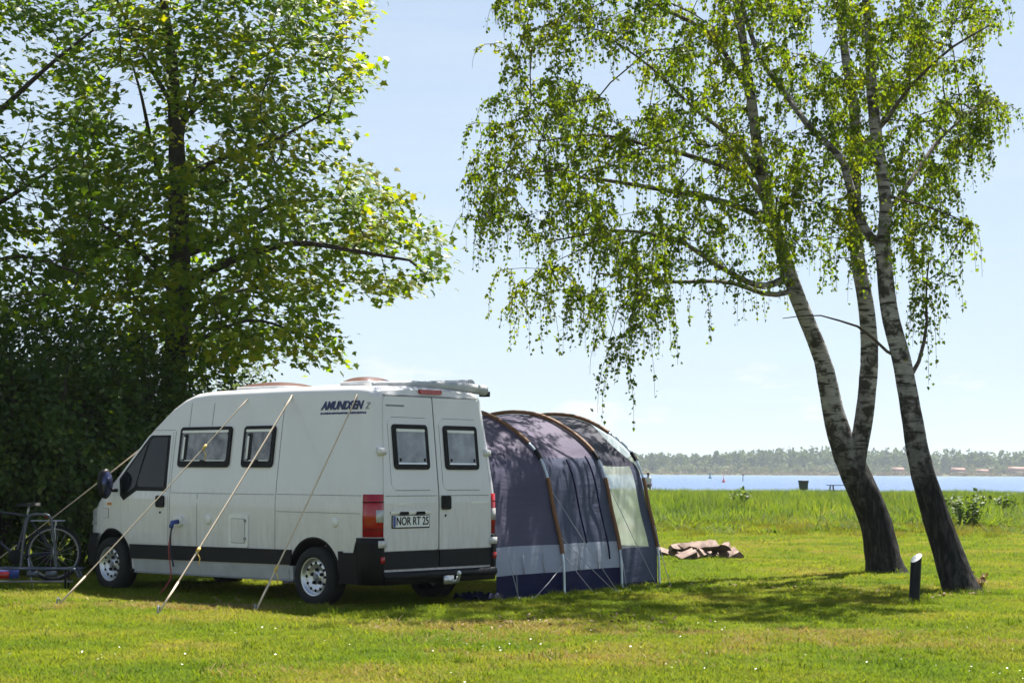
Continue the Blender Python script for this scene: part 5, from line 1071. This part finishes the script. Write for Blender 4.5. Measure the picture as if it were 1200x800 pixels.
birch('twin stemmed white birch leaning over the lawn, forked above its dark foot', (1041, 673), 26.4,
      [([(1041, 673), (1024, 605), (1004, 560), (988, 520), (976, 480), (963, 420), (940, 362), (920, 305), (902, 245, 26.1), (889, 180, 25.8), (878, 100, 25.5), (868, 30, 25.3), (852, -70, 25), (840, -180, 25)], [41, 37, 36, 30, 24, 20, 19, 17, 15, 13, 11, 9, 7, 3]),
       ([(1000, 556), (1008, 515), (1015, 470), (1019, 420), (1015, 360), (1005, 300), (1001, 230, 26.2), (1003, 150, 26), (990, 60, 26), (975, -60, 26), (965, -180, 26)], [24, 22, 21, 20, 19, 17, 15, 13, 10, 7, 3])],
      [([(894, 215), (860, 165, 25), (812, 126, 24.5), (759, 76, 24), (700, 35, 23.8)], [.06, .04, .02, .01]), ([(900, 240), (870, 205, 25.5), (806, 182, 24.6), (759, 170, 24), (700, 158, 23.6), (640, 165, 23.4)], [.055, .04, .025, .01]), ([(922, 325), (890, 335, 25.8), (841, 311, 25), (794, 282, 24.4), (724, 270, 24), (650, 282, 23.6)], [.06, .04, .025, .01]),
       ([(880, 110), (830, 40, 25), (760, 0, 24.6), (690, -60, 24.4)], [.05, .03, .012]), ([(908, 265), (860, 240, 26), (790, 225, 26.2), (700, 210, 26.2), (620, 205, 26)], [.05, .035, .012]), ([(930, 340), (900, 345, 26), (850, 330, 26.2), (780, 330, 26.4), (700, 320, 26.2)], [.045, .03, .012]),
       ([(1003, 200), (1040, 130, 26.6), (1080, 60, 27)], [.04, .025, .01])], A[~right], 41, 1.35)
birch('single stemmed white birch with a dark furrowed foot beside the marker post', (1131, 697), 22.1,
      [([(1131, 697), (1107, 636), (1092, 590), (1077, 535), (1068, 485), (1056, 420), (1043, 368), (1036, 310), (1034, 285)], [38, 34, 31, 27, 24, 21, 20, 19, 19]),
       ([(1034, 290), (1038, 240), (1030, 180), (1022, 110), (1018, 40), (1008, -60), (1000, -160)], [17, 15, 14, 13, 10, 7, 3]),
       ([(1030, 290), (1010, 262), (995, 215), (985, 185), (950, 150, 22.4), (920, 110, 22.8), (895, 75, 23), (880, 40, 23.2), (866, -10, 23.4), (850, -80, 23.6)], [12, 11, 10, 9, 8, 7, 6, 6, 5, 3])],
      [([(1058, 425), (1040, 412), (1010, 385), (985, 376), (957, 369), (917, 373)], [.022, .018, .010, .005]), ([(1066, 445), (1078, 420), (1086, 380), (1085, 340), (1089, 305)], [.028, .022, .014, .008]), ([(1040, 250), (1065, 215, 22.4), (1100, 165, 23), (1150, 120, 23.6)], [.035, .025, .01]), ([(1028, 160), (1060, 110, 21.8), (1110, 60, 21.4), (1160, 30, 21.2)], [.03, .02, .01]), ([(1042, 230), (1080, 240, 21.6), (1120, 255, 21.2)], [.025, .015, .008])],
      np.concatenate([A[right], extra]), 42, 1.3)
# dry suckers at the foot of the single birch
rg = np.random.default_rng(77); p0 = gnd(1148, 692); t = thing('dry_sucker', 'small tuft of dry brown suckers at the foot of the single birch', 'plant', tuple(p0)); g = Geo(); pos = []
for k in range(9):
    a = rg.uniform(0, 6.28); q = [np.array([0, 0, -.02]), np.array([.05 * math.cos(a), .05 * math.sin(a), .08]), np.array([.12 * math.cos(a), .12 * math.sin(a), rg.uniform(.12, .24)])]; g.tube(q, [.006, .005, .003], 4); pos += [q[1] + (q[2] - q[1]) * u for u in (.3, .6, 1)]
g.obj('stems', BARK, t); pos = np.array(pos); n = len(pos); leaves('foliage', pos, frames(rg, n, (0, -.5, .5), .6, (0, 0, 1), .8), rg.uniform(.05, .08, n), OVAL, OVAL_T, rg.random(n), leafy('dry_leaves', [(0, (.16, .08, .04)), (1, (.30, .18, .10))], .3), t)
WLEAF = leafy('weed_leaf', [(0, (.05, .10, .012)), (1, (.11, .16, .02))], .5, .5, tmul=(1.4, 1.35, .5))
# broad-leaved weeds standing in the tall grass
for i, (px, py, H_, lab) in enumerate(((1135, 622, 1.05, 'bushy broad leaved weed in the tall grass right of the birches'), (1112, 618, .8, 'smaller broad leaved weed beside the bushy weed'), (868, 607, .95, 'leafy dark weed clump in the tall grass behind the firewood'), (1178, 612, .8, 'low broad leaved weed at the edge of the tall grass'))):
    rg = np.random.default_rng(500 + i); p0 = gnd(px, py); t = thing('weed_plant', lab, 'plant', tuple(p0)); g = Geo(); pos = []
    for k in range(16):
        a = rg.uniform(0, 6.28); R_ = rg.uniform(.05, .5); hz = H_ * rg.uniform(.6, 1.1); q = [np.array([.3 * R_ * math.cos(a), .3 * R_ * math.sin(a), -.02]), np.array([.7 * R_ * math.cos(a), .7 * R_ * math.sin(a), hz * .5]), np.array([R_ * math.cos(a), R_ * math.sin(a), hz])]; g.tube(q, [.008, .006, .004], 4)
        for u in np.linspace(.15, 1, 12): pos += [q[0] + (q[2] - q[0]) * u + rg.normal(0, .03, 3) for _ in range(2)]
    g.obj('stems', plain('weed_stem', (.06, .09, .03), .7), t); pos = np.array(pos); n = len(pos); leaves('foliage', pos, frames(rg, n, (0, 0, 1), .5, rg.normal(size=(n, 3)), .3), rg.uniform(.10, .17, n), OVAL, OVAL_T, rg.random(n), WLEAF, t)

# ------------------------------------------------------------------ the hazy summer air over the lake
hz = Geo().box((0, 720, 11), (2400, 1600, 26)).obj('haze', plain('haze', (1, 1, 1)), None); hz['kind'] = 'stuff'; hz['label'] = 'thin summer haze over the lake'
hm = bpy.data.materials.new('haze_air'); hm.use_nodes = True; hn = hm.node_tree.nodes
for q in list(hn):
    if q.type != 'OUTPUT_MATERIAL': hn.remove(q)
pv = hn.new('ShaderNodeVolumePrincipled'); pv.inputs['Color'].default_value = (.80, .90, 1.0, 1); pv.inputs['Density'].default_value = .00016; pv.inputs['Anisotropy'].default_value = .3
hm.node_tree.links.new(pv.outputs[0], hn['Material Output'].inputs['Volume']); hz.data.materials.clear(); hz.data.materials.append(hm)
